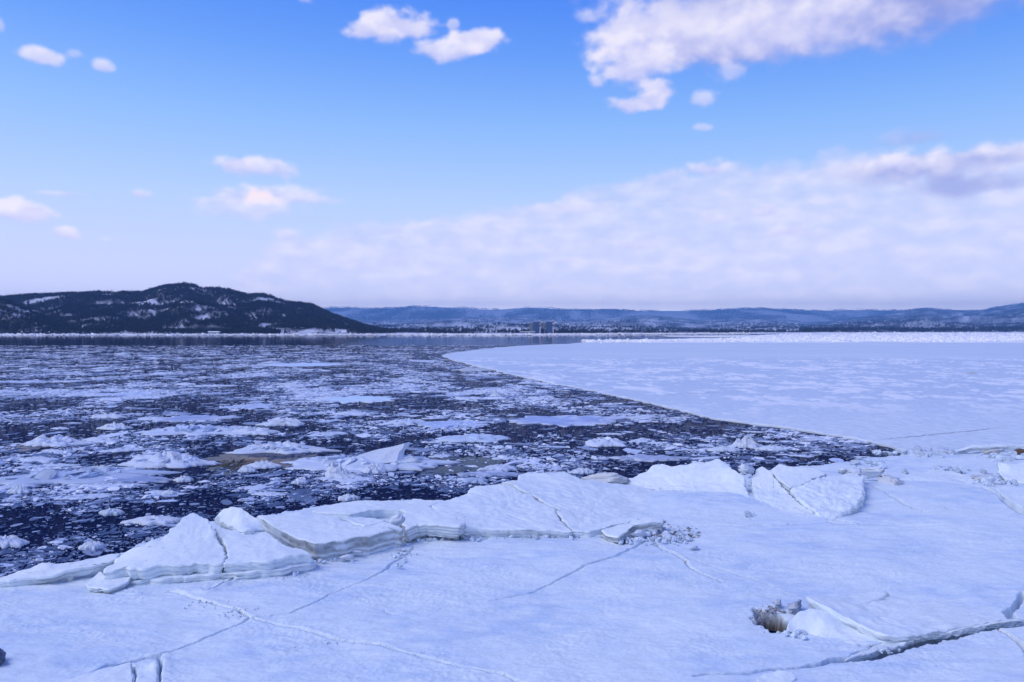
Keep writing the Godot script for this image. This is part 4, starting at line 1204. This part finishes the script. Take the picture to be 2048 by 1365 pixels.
	for e in made:
		var k: int = rank.get(e[1], 0)
		rank[e[1]] = k + 1
		var th: String = ["nearest to", "second nearest to", "third nearest to", "fourth nearest to", "fifth nearest to", "sixth nearest to"][k] if k < 6 else "%dth nearest to" % (k + 1)
		e[2].set_meta("label", "small white floe of those adrift, %s the %s" % [th, e[1]])

# the upright slab of that floe: a bent plate with real thickness
func sail(root: Node3D, p: Vector3) -> void:
	var outline := [[697, 921, 0.22], [720, 910, 0.42], [745, 902, 0.56], [772, 897, 0.68], [796, 891, 0.82], [809, 887, 0.90], [805, 897, 0.72], [797, 906, 0.56], [793, 924, 0.24], [770, 927, 0.18], [735, 926, 0.18]]
	var front := []
	for q in outline: front.append(far_spot(q[0], q[1], -p.z - 0.55 + 0.55 * q[2]) - p)
	var c := Vector3.ZERO
	for q in front: c += q
	c /= front.size()
	var st := new_st()
	st.set_smooth_group(-1)
	var nz: FastNoiseLite = N.lump
	var back := Vector3(0.16, 0.02, -0.2)
	var k := front.size()
	var rings := 5
	for i in k:
		var a: Vector3 = front[i]
		var b: Vector3 = front[(i + 1) % k]
		for s in rings:
			var t0 := float(s) / rings
			var t1 := float(s + 1) / rings
			for t in [[c.lerp(a, t0), c.lerp(a, t1), c.lerp(b, t1)], [c.lerp(a, t0), c.lerp(b, t1), c.lerp(b, t0)]]:
				for q in t:
					var w: Vector3 = q + Vector3(0, 0, 0.07) * nz.get_noise_3dv(q * 1.6) * (1.0 - t1)
					st.set_color(Color(0.66, 0.73, 0.84))
					st.add_vertex(w)
				for q in [t[0], t[2], t[1]]:
					st.set_color(Color(0.66, 0.73, 0.84))
					st.add_vertex(q + back)
		st.set_color(Color(0.66, 0.73, 0.84))
		for q in [a, b, b + back, a, b + back, a + back]: st.add_vertex(q)
	put("upright_slab", done(st), M.floe, root)

func far_rubble() -> void:
	var rng := RandomNumberGenerator.new()
	rng.seed = 31
	var nz: FastNoiseLite = N.lump
	var kinds := []
	for k in 3: kinds.append(chip_mesh(rng, 0.4 + 0.1 * k))
	var bufs := [PackedFloat32Array(), PackedFloat32Array(), PackedFloat32Array()]
	for n in 15000:
		var px: float
		var py: float
		var what := rng.randf()
		var size := 1.0
		if what < 0.72:                                                # the white field
			py = lerpf(665.5, 686.0, pow(rng.randf(), 0.9))
			px = rng.randf_range(1300.0, 2600.0)
			if py < 683.0 and px < lerpf(1600.0, 1420.0, clampf((py - 667.0) / 14.0, 0.0, 1.0)): continue
			size = rng.randf_range(0.5, 1.2)
		elif what < 0.84:                                              # the ridge at its near edge
			px = lerpf(1165.0, 1560.0, pow(rng.randf(), 1.3))
			py = 686.0 + rng.randfn() * 0.8 - (px - 1165.0) * 0.008
			size = rng.randf_range(0.5, 1.5)
		else:                                                          # along the far shore
			px = rng.randf_range(-200.0, 1500.0)
			py = lerpf(670.8, 671.6, rng.randf()) - maxf(0.0, px - 1000.0) * 0.005
			size = rng.randf_range(0.8, 1.8)
		var p := spot(px, py)
		if nz.get_noise_2d(p.x * 0.05, p.z * 0.02) < -0.25: continue
		var s := size * (0.5 + 0.0013 * -p.z)
		var b := Basis.from_euler(Vector3(rng.randf_range(-0.4, 0.4), rng.randf() * TAU, rng.randf_range(-0.4, 0.4))) * Basis.from_scale(Vector3(s * 1.3, s * rng.randf_range(0.6, 1.3), s))
		var w := rng.randf_range(0.82, 1.05)
		p.y = 0.25
		bufs[n % 3].append_array(row_of(b, p, Color(WHITE_ICE.r * w, WHITE_ICE.g * w, WHITE_ICE.b * w)))
	for k in 3: scatter("ice_rubble", kinds[k], bufs[k], M.chip)

# ---------------------------------------------------------------- the far shore
func shore_depth(px: float) -> float:
	return EYE * FOCAL / (line_at([[-800.0, 669.4], [0.0, 669.3], [600.0, 668.6], [1000.0, 668.0], [1200.0, 667.4], [1500.0, 666.2], [1750.0, 665.4], [2048.0, 665.0], [3000.0, 665.0]], px) - LEVEL)

# a range of hills: skyline as (column, row), distance of its foot and of its ridge
var ranges := {}

func hill_point(h: Dictionary, px: float, t: float) -> Vector3:
	var d0: float = shore_depth(px) if h.foot < 0.0 else h.foot
	var d: float = lerpf(d0, h.ridge, t)
	var top: float = EYE + (LEVEL - line_at(h.line, px)) * h.ridge / FOCAL
	var x := (px - 1024.0) / FOCAL * d
	var nz: FastNoiseLite = N.lump
	var s := pow(clampf(t, 0.0, 1.0), h.shape)
	var gully: float = nz.get_noise_2d(x * h.relief, d * h.relief * 0.8 + 9.0) * 0.22 * sin(PI * clampf(t, 0.0, 1.0))
	var y: float = top * (s + gully) + 0.4
	if t > 1.0: y = top * (1.0 - (t - 1.0) * 1.6) + 0.4
	y += top * 0.012 * nz.get_noise_1d(px * 0.35)
	return Vector3(x, y, -d)

func hill(called: String, h: Dictionary) -> void:
	ranges[called] = h
	var nz: FastNoiseLite = N.lump
	var cols := int((h.to - h.from) / h.step) + 1
	var rows := 30
	var pos := PackedVector3Array()
	var col := PackedColorArray()
	for i in rows:
		var t := -0.02 + 1.16 * i / (rows - 1.0)
		for j in cols:
			var px: float = h.from + h.step * j
			var p := hill_point(h, px, t)
			if i == 0: p.y = -0.5
			pos.append(p)
			var wood := 0.5 + 1.1 * nz.get_noise_2d(p.x * h.grain, p.z * h.grain * 0.5) + 0.7 * nz.get_noise_2d(p.x * h.grain * 4.0, p.y * h.grain * 7.0)
			var c: Color = h.snow
			col.append(c.lerp(h.wood, clampf(wood + h.cover, 0.0, 1.0)))
	struct(called, grid_mesh(pos, col, cols, rows), M.land)

func bare_tree(rng: RandomNumberGenerator, limbs: int) -> ArrayMesh:     # one unit high: a tapered trunk and rising limbs
	var st := new_st()
	st.set_smooth_group(-1)
	st.set_color(Color.WHITE)
	for k in 3:
		var a := TAU * k / 3.0
		var b := TAU * (k + 1) / 3.0
		for q in [Vector3(cos(a) * 0.03, 0, sin(a) * 0.03), Vector3(0, 0.9, 0), Vector3(cos(b) * 0.03, 0, sin(b) * 0.03)]: st.add_vertex(q)
	for k in limbs:
		var y := rng.randf_range(0.2, 0.65)
		var a := rng.randf() * TAU
		var tip := Vector3(cos(a) * rng.randf_range(0.1, 0.42), y + rng.randf_range(0.15, 0.4), sin(a) * rng.randf_range(0.1, 0.42))
		var root := Vector3(0, y, 0)
		var side := Vector3(-sin(a), 0.0, cos(a)) * rng.randf_range(0.03, 0.07)
		for q in [root, tip + side, tip - side]: st.add_vertex(q)
		var up := Vector3(0, rng.randf_range(0.05, 0.1), 0)
		for q in [root, tip + up, tip - up]: st.add_vertex(q)
	return done(st)

func conifer(rng: RandomNumberGenerator) -> ArrayMesh:
	var st := new_st()
	st.set_smooth_group(-1)
	st.set_color(Color.WHITE)
	for i in 6:
		var y := 0.12 + i * 0.14
		var r := 0.26 * (1.0 - i / 6.5)
		for k in 7:
			var a := TAU * k / 7.0 + i
			var rr := r * rng.randf_range(0.7, 1.2)
			for q in [Vector3(0, y + 0.24, 0), Vector3(cos(a) * rr, y, sin(a) * rr), Vector3(cos(a + 0.75) * rr, y + 0.02, sin(a + 0.75) * rr)]: st.add_vertex(q)
	return done(st)

func woods(called: String, n: int, seed_: int, name_of: String, t0: float, t1: float, tall: float, tone: Color, px0: float, px1: float, open_ := 0.0, conifers := false, crest := 0.0) -> void:
	var h: Dictionary = ranges[name_of]
	var rng := RandomNumberGenerator.new()
	rng.seed = seed_
	var nz: FastNoiseLite = N.lump
	var buf := PackedFloat32Array()
	for k in n:
		var px := rng.randf_range(px0, px1)
		var t := lerpf(t0, t1, rng.randf())
		if crest > 0.0 and rng.randf() < crest: t = rng.randf_range(0.94, 1.03)
		var p := hill_point(h, px, t)
		var wood: float = 0.5 + 1.1 * nz.get_noise_2d(p.x * h.grain, p.z * h.grain * 0.5) + 0.7 * nz.get_noise_2d(p.x * h.grain * 4.0, p.y * h.grain * 7.0)
		if wood + h.cover < rng.randf() * 0.9 + open_: continue
		var s := tall * rng.randf_range(0.6, 1.25)
		var g := rng.randf_range(0.6, 1.4)
		buf.append_array(row_of(Basis(Vector3.UP, rng.randf() * TAU) * Basis.from_scale(Vector3(s * 1.1, s, s * 1.1)), p - Vector3(0, 0.2, 0), Color(tone.r * g, tone.g * g, tone.b * g)))
	scatter(called, conifer(rng) if conifers else bare_tree(rng, 15), buf, M.land)

const WOOD := Color(0.034, 0.035, 0.044)                        # leafless woods everywhere: bark and litter

func land() -> void:
	var snow := Color(0.62, 0.65, 0.72)
	hill("far_hills", {"line": [[-600.0, 640.0], [500.0, 630.0], [620.0, 618.0], [660.0, 616.0], [720.0, 615.5], [760.0, 618.0], [800.0, 616.0], [835.0, 613.0], [870.0, 614.0], [900.0, 616.0], [925.0, 615.0], [950.0, 618.0], [975.0, 620.0], [1000.0, 619.0], [1030.0, 616.5], [1080.0, 615.0], [1110.0, 618.0], [1160.0, 620.0], [1230.0, 621.0], [1290.0, 622.5], [1350.0, 621.5], [1400.0, 622.0], [1470.0, 618.0], [1520.0, 617.5], [1560.0, 620.0], [1640.0, 621.0], [1720.0, 620.0], [1800.0, 622.0], [1900.0, 624.0], [2300.0, 616.0], [2900.0, 622.0]],
		"foot": 9000.0, "ridge": 13000.0, "shape": 0.85, "relief": 0.0004, "grain": 0.0006, "snow": snow, "wood": WOOD, "cover": -0.15, "from": -600.0, "to": 2900.0, "step": 7.0})
	hill("east_hill", {"line": [[1500.0, 664.0], [1650.0, 645.0], [1760.0, 629.0], [1800.0, 624.0], [1822.0, 618.5], [1850.0, 615.5], [1880.0, 618.0], [1920.0, 620.5], [1960.0, 620.5], [1990.0, 614.0], [2048.0, 606.0], [2150.0, 598.0], [2400.0, 612.0], [2900.0, 630.0]],
		"foot": -1.0, "ridge": 9500.0, "shape": 1.5, "relief": 0.0009, "grain": 0.003, "snow": snow, "wood": WOOD, "cover": 0.2, "from": 1500.0, "to": 2900.0, "step": 6.0})
	hill("lowland", {"line": [[300.0, 662.0], [560.0, 655.0], [640.0, 643.0], [720.0, 640.0], [800.0, 641.0], [900.0, 637.0], [980.0, 634.0], [1050.0, 637.0], [1150.0, 640.0], [1230.0, 634.0], [1290.0, 630.0], [1330.0, 633.0], [1400.0, 641.0], [1460.0, 637.0], [1540.0, 637.0], [1620.0, 645.0], [1700.0, 640.0], [1780.0, 641.0], [1860.0, 647.0], [1950.0, 649.0], [2010.0, 652.0], [2200.0, 650.0], [2900.0, 655.0]],
		"foot": -1.0, "ridge": 9000.0, "shape": 1.7, "relief": 0.0012, "grain": 0.004, "snow": snow, "wood": WOOD, "cover": 0.02, "from": 300.0, "to": 2900.0, "step": 5.0})
	hill("wooded_mountain", {"line": [[-900.0, 610.0], [-300.0, 596.0], [0.0, 598.0], [60.0, 593.0], [120.0, 591.0], [200.0, 587.0], [250.0, 588.0], [285.0, 588.0], [300.0, 583.0], [330.0, 575.0], [350.0, 573.0], [370.0, 571.0], [390.0, 574.0], [405.0, 579.0], [430.0, 580.0], [455.0, 581.0], [475.0, 588.0], [495.0, 593.0], [520.0, 592.0], [540.0, 595.0], [570.0, 606.0], [600.0, 610.0], [622.0, 612.0], [640.0, 621.0], [665.0, 633.0], [700.0, 645.0], [735.0, 656.0], [780.0, 666.0]],
		"foot": -1.0, "ridge": 1500.0, "shape": 1.15, "relief": 0.008, "grain": 0.012, "snow": snow, "wood": WOOD, "cover": 0.10, "from": -900.0, "to": 800.0, "step": 3.0})
	hill("near_spur", {"line": [[-900.0, 560.0], [-200.0, 588.0], [0.0, 601.0], [20.0, 607.0], [45.0, 618.0], [75.0, 632.0], [110.0, 646.0], [160.0, 653.0], [240.0, 657.0], [330.0, 659.0], [430.0, 661.0], [520.0, 663.0], [600.0, 668.0]],
		"foot": -1.0, "ridge": 1080.0, "shape": 0.9, "relief": 0.02, "grain": 0.02, "snow": snow, "wood": WOOD, "cover": 0.42, "from": -900.0, "to": 600.0, "step": 3.0})
	woods("mountain_woods", 46000, 41, "wooded_mountain", 0.12, 1.04, 6.0, WOOD, -200.0, 790.0, 0.0, false, 0.14)
	woods("spur_woods", 9000, 42, "near_spur", 0.05, 1.05, 5.0, WOOD, -300.0, 560.0, 0.0, false, 0.2)
	woods("lowland_woods", 32000, 43, "lowland", 0.03, 1.02, 8.5, WOOD, 560.0, 2300.0, 0.05)
	woods("shore_woods", 5500, 44, "lowland", 0.0, 0.05, 4.0, WOOD, 560.0, 2300.0, 0.0)
	woods("hill_woods", 16000, 45, "east_hill", 0.0, 1.03, 10.0, WOOD, 1600.0, 2300.0, 0.05)
	woods("distant_woods", 20000, 46, "far_hills", 0.3, 1.02, 27.0, WOOD, 600.0, 2300.0, 0.05)
	woods("shore_conifers", 380, 47, "lowland", 0.0, 0.06, 7.0, Color(0.016, 0.025, 0.02), 560.0, 1900.0, 0.2, true)
	woods("spur_conifers", 300, 48, "near_spur", 0.02, 0.5, 6.0, Color(0.016, 0.025, 0.02), -100.0, 560.0, 0.2, true)


func house(called: String, px: float, py: float, wide: float, tall: float, depth_: float, wall: String, roof: String, label: String, group := "", storeys := 0) -> Node3D:
	# wide and tall as seen, at a distance found from the ground it stands on
	var p := far_spot(px, py, depth_)
	var k := depth_ / FOCAL
	var w := wide * k
	var h := tall * k
	var root := thing(called, label, "house" if called == "shore_house" else "building", p, group)
	var st := new_st()
	add_box(st, Vector3(0, h * 0.32, 0), Vector3(w, h * 0.68, w * 0.7))
	put("wall", done(st), M[wall], root)
	st = new_st()
	st.set_smooth_group(-1)
	var y0 := h * 0.66
	var a := w * 0.54
	var b := w * 0.40
	var pts := [Vector3(-a, y0, b), Vector3(a, y0, b), Vector3(a, y0, -b), Vector3(-a, y0, -b), Vector3(-a, h, 0), Vector3(a, h, 0)]
	for q in [[0, 4, 5], [0, 5, 1], [2, 5, 4], [2, 4, 3], [3, 4, 0], [1, 5, 2], [0, 1, 2], [0, 2, 3]]:
		for e in q: st.add_vertex(pts[e])
	put("roof", done(st), M[roof], root)
	if tall > 5.0 or wide > 9.0:
		var n := maxi(2, int(wide / 3.0))
		for i in n:
			st = new_st()
			add_box(st, Vector3((i + 0.5) / n * w - w * 0.5, h * 0.36, w * 0.35 + 0.03), Vector3(w / n * 0.4, h * 0.24, 0.08))
			put("window", done(st), M.dark_glass, root)
	return root

func ground_depth(name_of: String, px: float, py: float) -> float:       # where the slope meets a sight line
	var h: Dictionary = ranges[name_of]
	var best := 1e9
	var found := 0.0
	for i in 60:
		var t := i / 59.0
		var p := hill_point(h, px, t)
		var e := absf(LEVEL + (EYE - p.y) * FOCAL / -p.z - py)
		if e < best:
			best = e; found = -p.z
	return found

func town() -> void:
	# the power station: two clad boiler houses, two banded chimneys and low halls
	var depth := 1150.0
	var k := depth / FOCAL
	for s in [[1073.0, 13.0, "dark blue boiler house beside the taller-looking chimney nearer the mountain"], [1098.5, 12.0, "dark blue boiler house between the two banded chimneys"]]:
		var p := far_spot(s[0], 667.9, depth)
		var root := thing("boiler_house", s[2], "power station", p)
		var w: float = s[1] * k
		var h := 23.5 * k
		var st := new_st()
		add_box(st, Vector3(0, h * 0.5, 0), Vector3(w, h, w * 0.8))
		put("cladding", done(st), M.blue_clad, root)
		st = new_st()
		add_box(st, Vector3(0, h + 0.2, 0), Vector3(w * 1.02, 0.5, w * 0.82))
		put("parapet", done(st), M.steel, root)
		for i in 4:
			st = new_st()
			add_box(st, Vector3((i - 1.5) * w * 0.25, h * 0.5, w * 0.4 + 0.06), Vector3(w * 0.02, h * 0.96, 0.14))
			put("cladding_seam", done(st), M.steel, root)
	for s in [[1080.3, "banded chimney standing against the first boiler house"], [1106.5, "banded chimney at the outer end of the power station"]]:
		var p := far_spot(s[0], 667.9, depth - 9.0)
		var root := thing("chimney", s[1], "chimney", p)
		var h := 32.0 * k
		var r := 1.05 * k
		var parts := 9
		for i in parts:
			var cyl := CylinderMesh.new()
			cyl.height = h / parts
			cyl.bottom_radius = r * (1.0 - 0.3 * i / parts)
			cyl.top_radius = r * (1.0 - 0.3 * (i + 1) / parts)
			cyl.radial_segments = 20
			var banded := i >= 4 and i % 2 == 0
			var o := put("dark_band" if banded else "shaft", cyl, M.stack_band if banded else M.stack, root)
			o.position.y = (i + 0.5) * h / parts
		var rim := CylinderMesh.new()
		rim.height = 0.6; rim.bottom_radius = r * 0.8; rim.top_radius = r * 0.8
		var o := put("rim", rim, M.stack_band, root)
		o.position.y = h + 0.3
	for s in [[1063.0, 7.0, 22.5, "pale_clad", "grey stair tower on the mountain side of the power station"], [1087.5, 6.5, 22.5, "pale_clad", "pale hall between the boiler houses of the power station"], [1085.0, 5.0, 11.0, "blue_clad", "low blue hall at the foot of the first chimney"],
			[1055.0, 30.0, 4.4, "steel", "long low quay shed in front of the power station"], [1127.0, 11.0, 6.0, "steel", "dark flat-roofed hall beside the red building"], [1138.0, 40.0, 2.6, "white_wall", "long white shed roof under the red building"]]:
		var p := far_spot(s[0], 667.9 if s[0] < 1100.0 else 656.0, depth + (4.0 if s[2] > 10.0 else -14.0) if s[0] < 1100.0 else ground_depth("lowland", s[0], 654.0))
		var root := thing("plant_building", s[4], "building", p)
		var kk: float = -p.z / FOCAL
		var st := new_st()
		add_box(st, Vector3(0, s[2] * kk * 0.5, 0), Vector3(s[1] * kk, s[2] * kk, 8.0))
		put("wall", done(st), M[s[3]], root)
		st = new_st()
		add_box(st, Vector3(0, s[2] * kk + 0.2, 0), Vector3(s[1] * kk + 0.4, 0.4, 8.4))
		put("roof", done(st), M.snow_roof, root)
	var red := house("red_building", 1134.0, 655.0, 7.0, 8.5, ground_depth("lowland", 1134.0, 654.0), "brick", "snow_roof", "only red building, just past the power station")
	red.set_meta("category", "building")
	# riverside houses and roofs, each where the photograph shows it
	house("shore_building", 693.0, 668.5, 15.0, 6.0, 1110.0, "beige_wall", "snow_roof", "white snow-roofed hall on the shore below the mountain's end")
	for s in [[566.0, 664.0, 12.0, 8.0], [584.0, 664.5, 10.0, 7.5], [602.0, 664.5, 14.0, 9.0], [621.0, 665.0, 12.0, 8.0]]:
		house("apartment_block", s[0], s[1], s[2], s[3], 1095.0, "pale_clad", "snow_roof", "pale apartment block in the row at the foot of the mountain", "apartment blocks in a row at the mountain's foot")
	house("shore_building", 238.0, 664.5, 17.0, 6.0, 1040.0, "grey_wall", "snow_roof", "snow-roofed shed under the bare slope of the mountain")
	house("shore_building", 428.0, 668.0, 20.0, 5.0, 985.0, "grey_wall", "snow_roof", "pale boathouse on the waterline under the mountain's peak")
	house("shore_building", 1052.0, 638.6, 6.0, 2.4, ground_depth("lowland", 1052.0, 638.6), "white_wall", "snow_roof", "brilliant white roof shining above the power station")
	house("shore_building", 1711.0, 662.0, 5.0, 6.0, ground_depth("lowland", 1711.0, 662.0), "white_wall", "snow_roof", "tall white house at the waterline below the east hill")
	house("shore_building", 1595.0, 656.0, 4.0, 4.5, ground_depth("lowland", 1595.0, 656.0), "white_wall", "snow_roof", "pale tower-like house set in the shore woods")
	house("shore_building", 1585.0, 664.5, 22.0, 4.0, ground_depth("lowland", 1585.0, 664.5), "beige_wall", "snow_roof", "long low beige shed at the far waterline")
	house("shore_building", 1633.0, 660.0, 12.0, 7.0, ground_depth("lowland", 1633.0, 660.0), "grey_wall", "snow_roof", "cluster-like grey house with steep snowy roof near the waterline")
	house("shore_building", 1840.0, 660.0, 22.0, 6.0, ground_depth("lowland", 1840.0, 660.0), "beige_wall", "snow_roof", "long beige house row on the shore under the east hill")
	var rng := RandomNumberGenerator.new()
	rng.seed = 515
	var protos := []
	for wl in ["white_wall", "beige_wall", "grey_wall"]:
		protos.append(house("shore_house", 1024.0, 664.0, 4.0, 3.6, 1300.0, wl, "snow_roof", {"white_wall": "tiny white house among the bare trees of the far shore", "beige_wall": "tiny beige house among the bare trees of the far shore", "grey_wall": "tiny grey house among the bare trees of the far shore"}[wl], "tiny houses among the far shore woods"))
	for n in 74:
		var px: float
		var py: float
		var from := "lowland"
		if n < 22:
			px = rng.randf_range(20.0, 470.0); py = rng.randf_range(657.0, 667.0); from = "near_spur"
		elif n < 52:
			px = rng.randf_range(640.0, 1330.0); py = rng.randf_range(645.0, 665.0)
		else:
			px = rng.randf_range(1330.0, 2040.0); py = rng.randf_range(644.0, 663.0)
		var d := ground_depth(from, px, py)
		var p := far_spot(px, py + 0.4, d)
		var sc := (d / 1300.0) * rng.randf_range(0.6, 1.15)
		var stretch := "under the dark mountain" if n < 22 else ("between the mountain and the power station" if px < 1050.0 else ("just past the power station" if px < 1340.0 else ("on the shore facing the pack ice" if px < 1760.0 else "at the foot of the east hill")))
		var tone: String = ["white", "beige", "grey"][n % 3]
		if n < 3:
			protos[n].set_meta("group", "tiny houses " + stretch)
			protos[n].set_meta("label", "tiny %s house among bare trees %s" % [tone, stretch])
			protos[n].position = p
			protos[n].scale = Vector3(sc * rng.randf_range(0.8, 1.5), sc, sc)
		else:
			dup(protos[n % 3], p, rng.randf_range(-0.5, 0.5), Vector3(sc * rng.randf_range(0.8, 1.6), sc, sc), "tiny %s house among bare trees %s" % [tone, stretch], "tiny houses " + stretch)
	# the mast on the far ridge
	var mp := far_spot(860.0, 615.0, 12950.0)
	var root := thing("radio_mast", "thin radio mast standing alone on the far ridge", "mast", mp)
	var st := new_st()
	var mh := 13.0 * 12950.0 / FOCAL
	for i in 4:
		var a := Vector3(-1.6 if i % 2 == 0 else 1.6, 0, -1.6 if i < 2 else 1.6)
		var dir := (Vector3(0, mh, 0) - a)
		add_box(st, a + dir * 0.5, Vector3(0.8, dir.length(), 0.8), Basis(Quaternion(Vector3.UP, dir.normalized())))
	put("leg", done(st), M.steel, root)
	st = new_st()
	for i in 7: add_box(st, Vector3(0, mh * (0.08 + 0.12 * i), 0), Vector3(3.4 * (1.0 - 0.12 * i), 0.6, 3.4 * (1.0 - 0.12 * i)))
	put("cross_brace", done(st), M.steel, root)
	st = new_st()
	add_box(st, Vector3(0, mh + 2.5, 0), Vector3(0.8, 6.0, 0.8))
	put("antenna", done(st), M.steel, root)

# ---------------------------------------------------------------- birds
func bird(called: String, label: String, where: Vector3, span: float, turn: float, flying: bool) -> void:
	var root := thing(called, label, "bird", where)
	root.rotation.y = turn
	var s := span / 2.0
	var st := new_st()
	st.set_smooth_group(0)
	var sec := []                                                  # body sections from bill to tail
	for q in [[0.42, 0.0], [0.36, 0.05], [0.28, 0.07], [0.2, 0.075], [0.08, 0.12], [-0.08, 0.125], [-0.22, 0.08], [-0.3, 0.05], [-0.5, 0.06]]:
		var ring := []
		for j in 8:
			var a := TAU * j / 8
			var flat: float = 0.25 if q[0] < -0.4 else 0.85
			ring.append(Vector3(q[0] * s, sin(a) * q[1] * s * flat, cos(a) * q[1] * s * (1.6 if q[0] < -0.4 else 1.0)))
		sec.append(ring)
	for i in sec.size() - 1:
		for j in 8:
			var a: Vector3 = sec[i][j]; var b: Vector3 = sec[i][(j + 1) % 8]; var c: Vector3 = sec[i + 1][j]; var d: Vector3 = sec[i + 1][(j + 1) % 8]
			for v in [a, b, d, a, d, c]: st.add_vertex(v)
	var body := put("body", done(st), M.plumage, root)
	if not flying: body.rotation.z = 1.0
	for side in [-1.0, 1.0]:
		st = new_st()
		st.set_smooth_group(-1)
		var up := 0.55 if flying else -0.1
		var r0 := Vector3(0.16, 0.04, 0.06 * side) * s
		var r1 := Vector3(-0.14, 0.03, 0.06 * side) * s
		var m0 := Vector3(0.22, up * 0.62, 0.45 * side) * s if flying else Vector3(0.05, -0.2, 0.14 * side) * s
		var m1 := Vector3(-0.16, up * 0.5, 0.42 * side) * s if flying else Vector3(-0.25, -0.25, 0.12 * side) * s
		var t0 := Vector3(0.05, up * 1.25, 0.85 * side) * s if flying else Vector3(-0.1, -0.5, 0.1 * side) * s
		var t1 := Vector3(-0.12, up * 1.2, 0.88 * side) * s if flying else Vector3(-0.2, -0.55, 0.08 * side) * s
		var th := Vector3(0, 0.02, 0) * s
		for q in [[r0, m0, m1], [r0, m1, r1], [m0, t0, t1], [m0, t1, m1]]:
			for v in q: st.add_vertex(v + th)
			for v in [q[0], q[2], q[1]]: st.add_vertex(v - th)
		for q in [[r0, m0], [m0, t0], [t0, t1], [t1, m1], [m1, r1]]:
			for v in [q[0] + th, q[1] + th, q[1] - th, q[0] + th, q[1] - th, q[0] - th]: st.add_vertex(v)
		put("wing", done(st), M.plumage, root)
	st = new_st()
	var beak := Basis(Vector3.BACK, 1.0 if not flying else 0.0)
	add_lump(st, beak * Vector3(0.43 * s, -0.01 * s, 0), Vector3(0.08, 0.025, 0.025) * s, RandomNumberGenerator.new(), 0, 0.0, 6, 4, beak)
	put("beak", done(st), M.beak, root)

# ---------------------------------------------------------------- the whole place
func _ready() -> void:
	var cam := Camera3D.new()
	cam.name = "camera"
	cam.fov = rad_to_deg(2.0 * atan(682.5 / FOCAL))
	cam.near = 0.1
	cam.far = 60000.0
	cam.position = Vector3(0, EYE, 0)
	cam.rotation.x = -atan((682.5 - LEVEL) / FOCAL)
	add_child(cam)
	cam.current = true
	cam_basis = Basis.from_euler(cam.rotation)
	var sky := Sky.new()
	var pano := PanoramaSkyMaterial.new()
	pano.panorama = ImageTexture.create_from_image(build_sky())
	sky.sky_material = pano
	var env := Environment.new()
	env.background_mode = Environment.BG_SKY
	env.sky = sky
	env.tonemap_mode = Environment.TONE_MAPPER_LINEAR
	env.tonemap_exposure = 1.0
	env.background_energy_multiplier = 1.0
	env.sky_rotation = Vector3(0, PI, 0)
	env.sdfgi_enabled = true
	env.ssao_enabled = true
	env.ssil_enabled = true
	env.fog_enabled = true
	env.fog_light_color = Color(0.52, 0.74, 1.0)
	env.fog_density = FOG
	var we := WorldEnvironment.new()
	we.name = "environment"
	we.environment = env
	add_child(we)
	var sun := DirectionalLight3D.new()
	sun.name = "sun"
	sun.light_energy = 0.7
	sun.light_color = Color(1.0, 0.975, 0.955)
	sun.light_angular_distance = 45.0
	sun.shadow_enabled = true
	sun.rotation_degrees = Vector3(-SUN_HEIGHT, -SUN_BEARING, 0)
	sun.rotation_degrees.y = 180.0 - SUN_BEARING
	add_child(sun)
	noise("lump", 1.0, 3, 3)
	materials()
	water_and_sheets()
	land()
	town()
	slabs()
	calm_water()
	brash()
	floes()
	far_rubble()
	bird("flying_bird", "dark bird flying low over the brash with wings raised", far_spot(746.0, 708.0, 118.0), 0.95, 1.25, true)
	bird("standing_bird", "dark bird standing upright far out on the white pack ice", far_spot(1625.0, 677.0, 420.0), 1.6, 0.3, false)
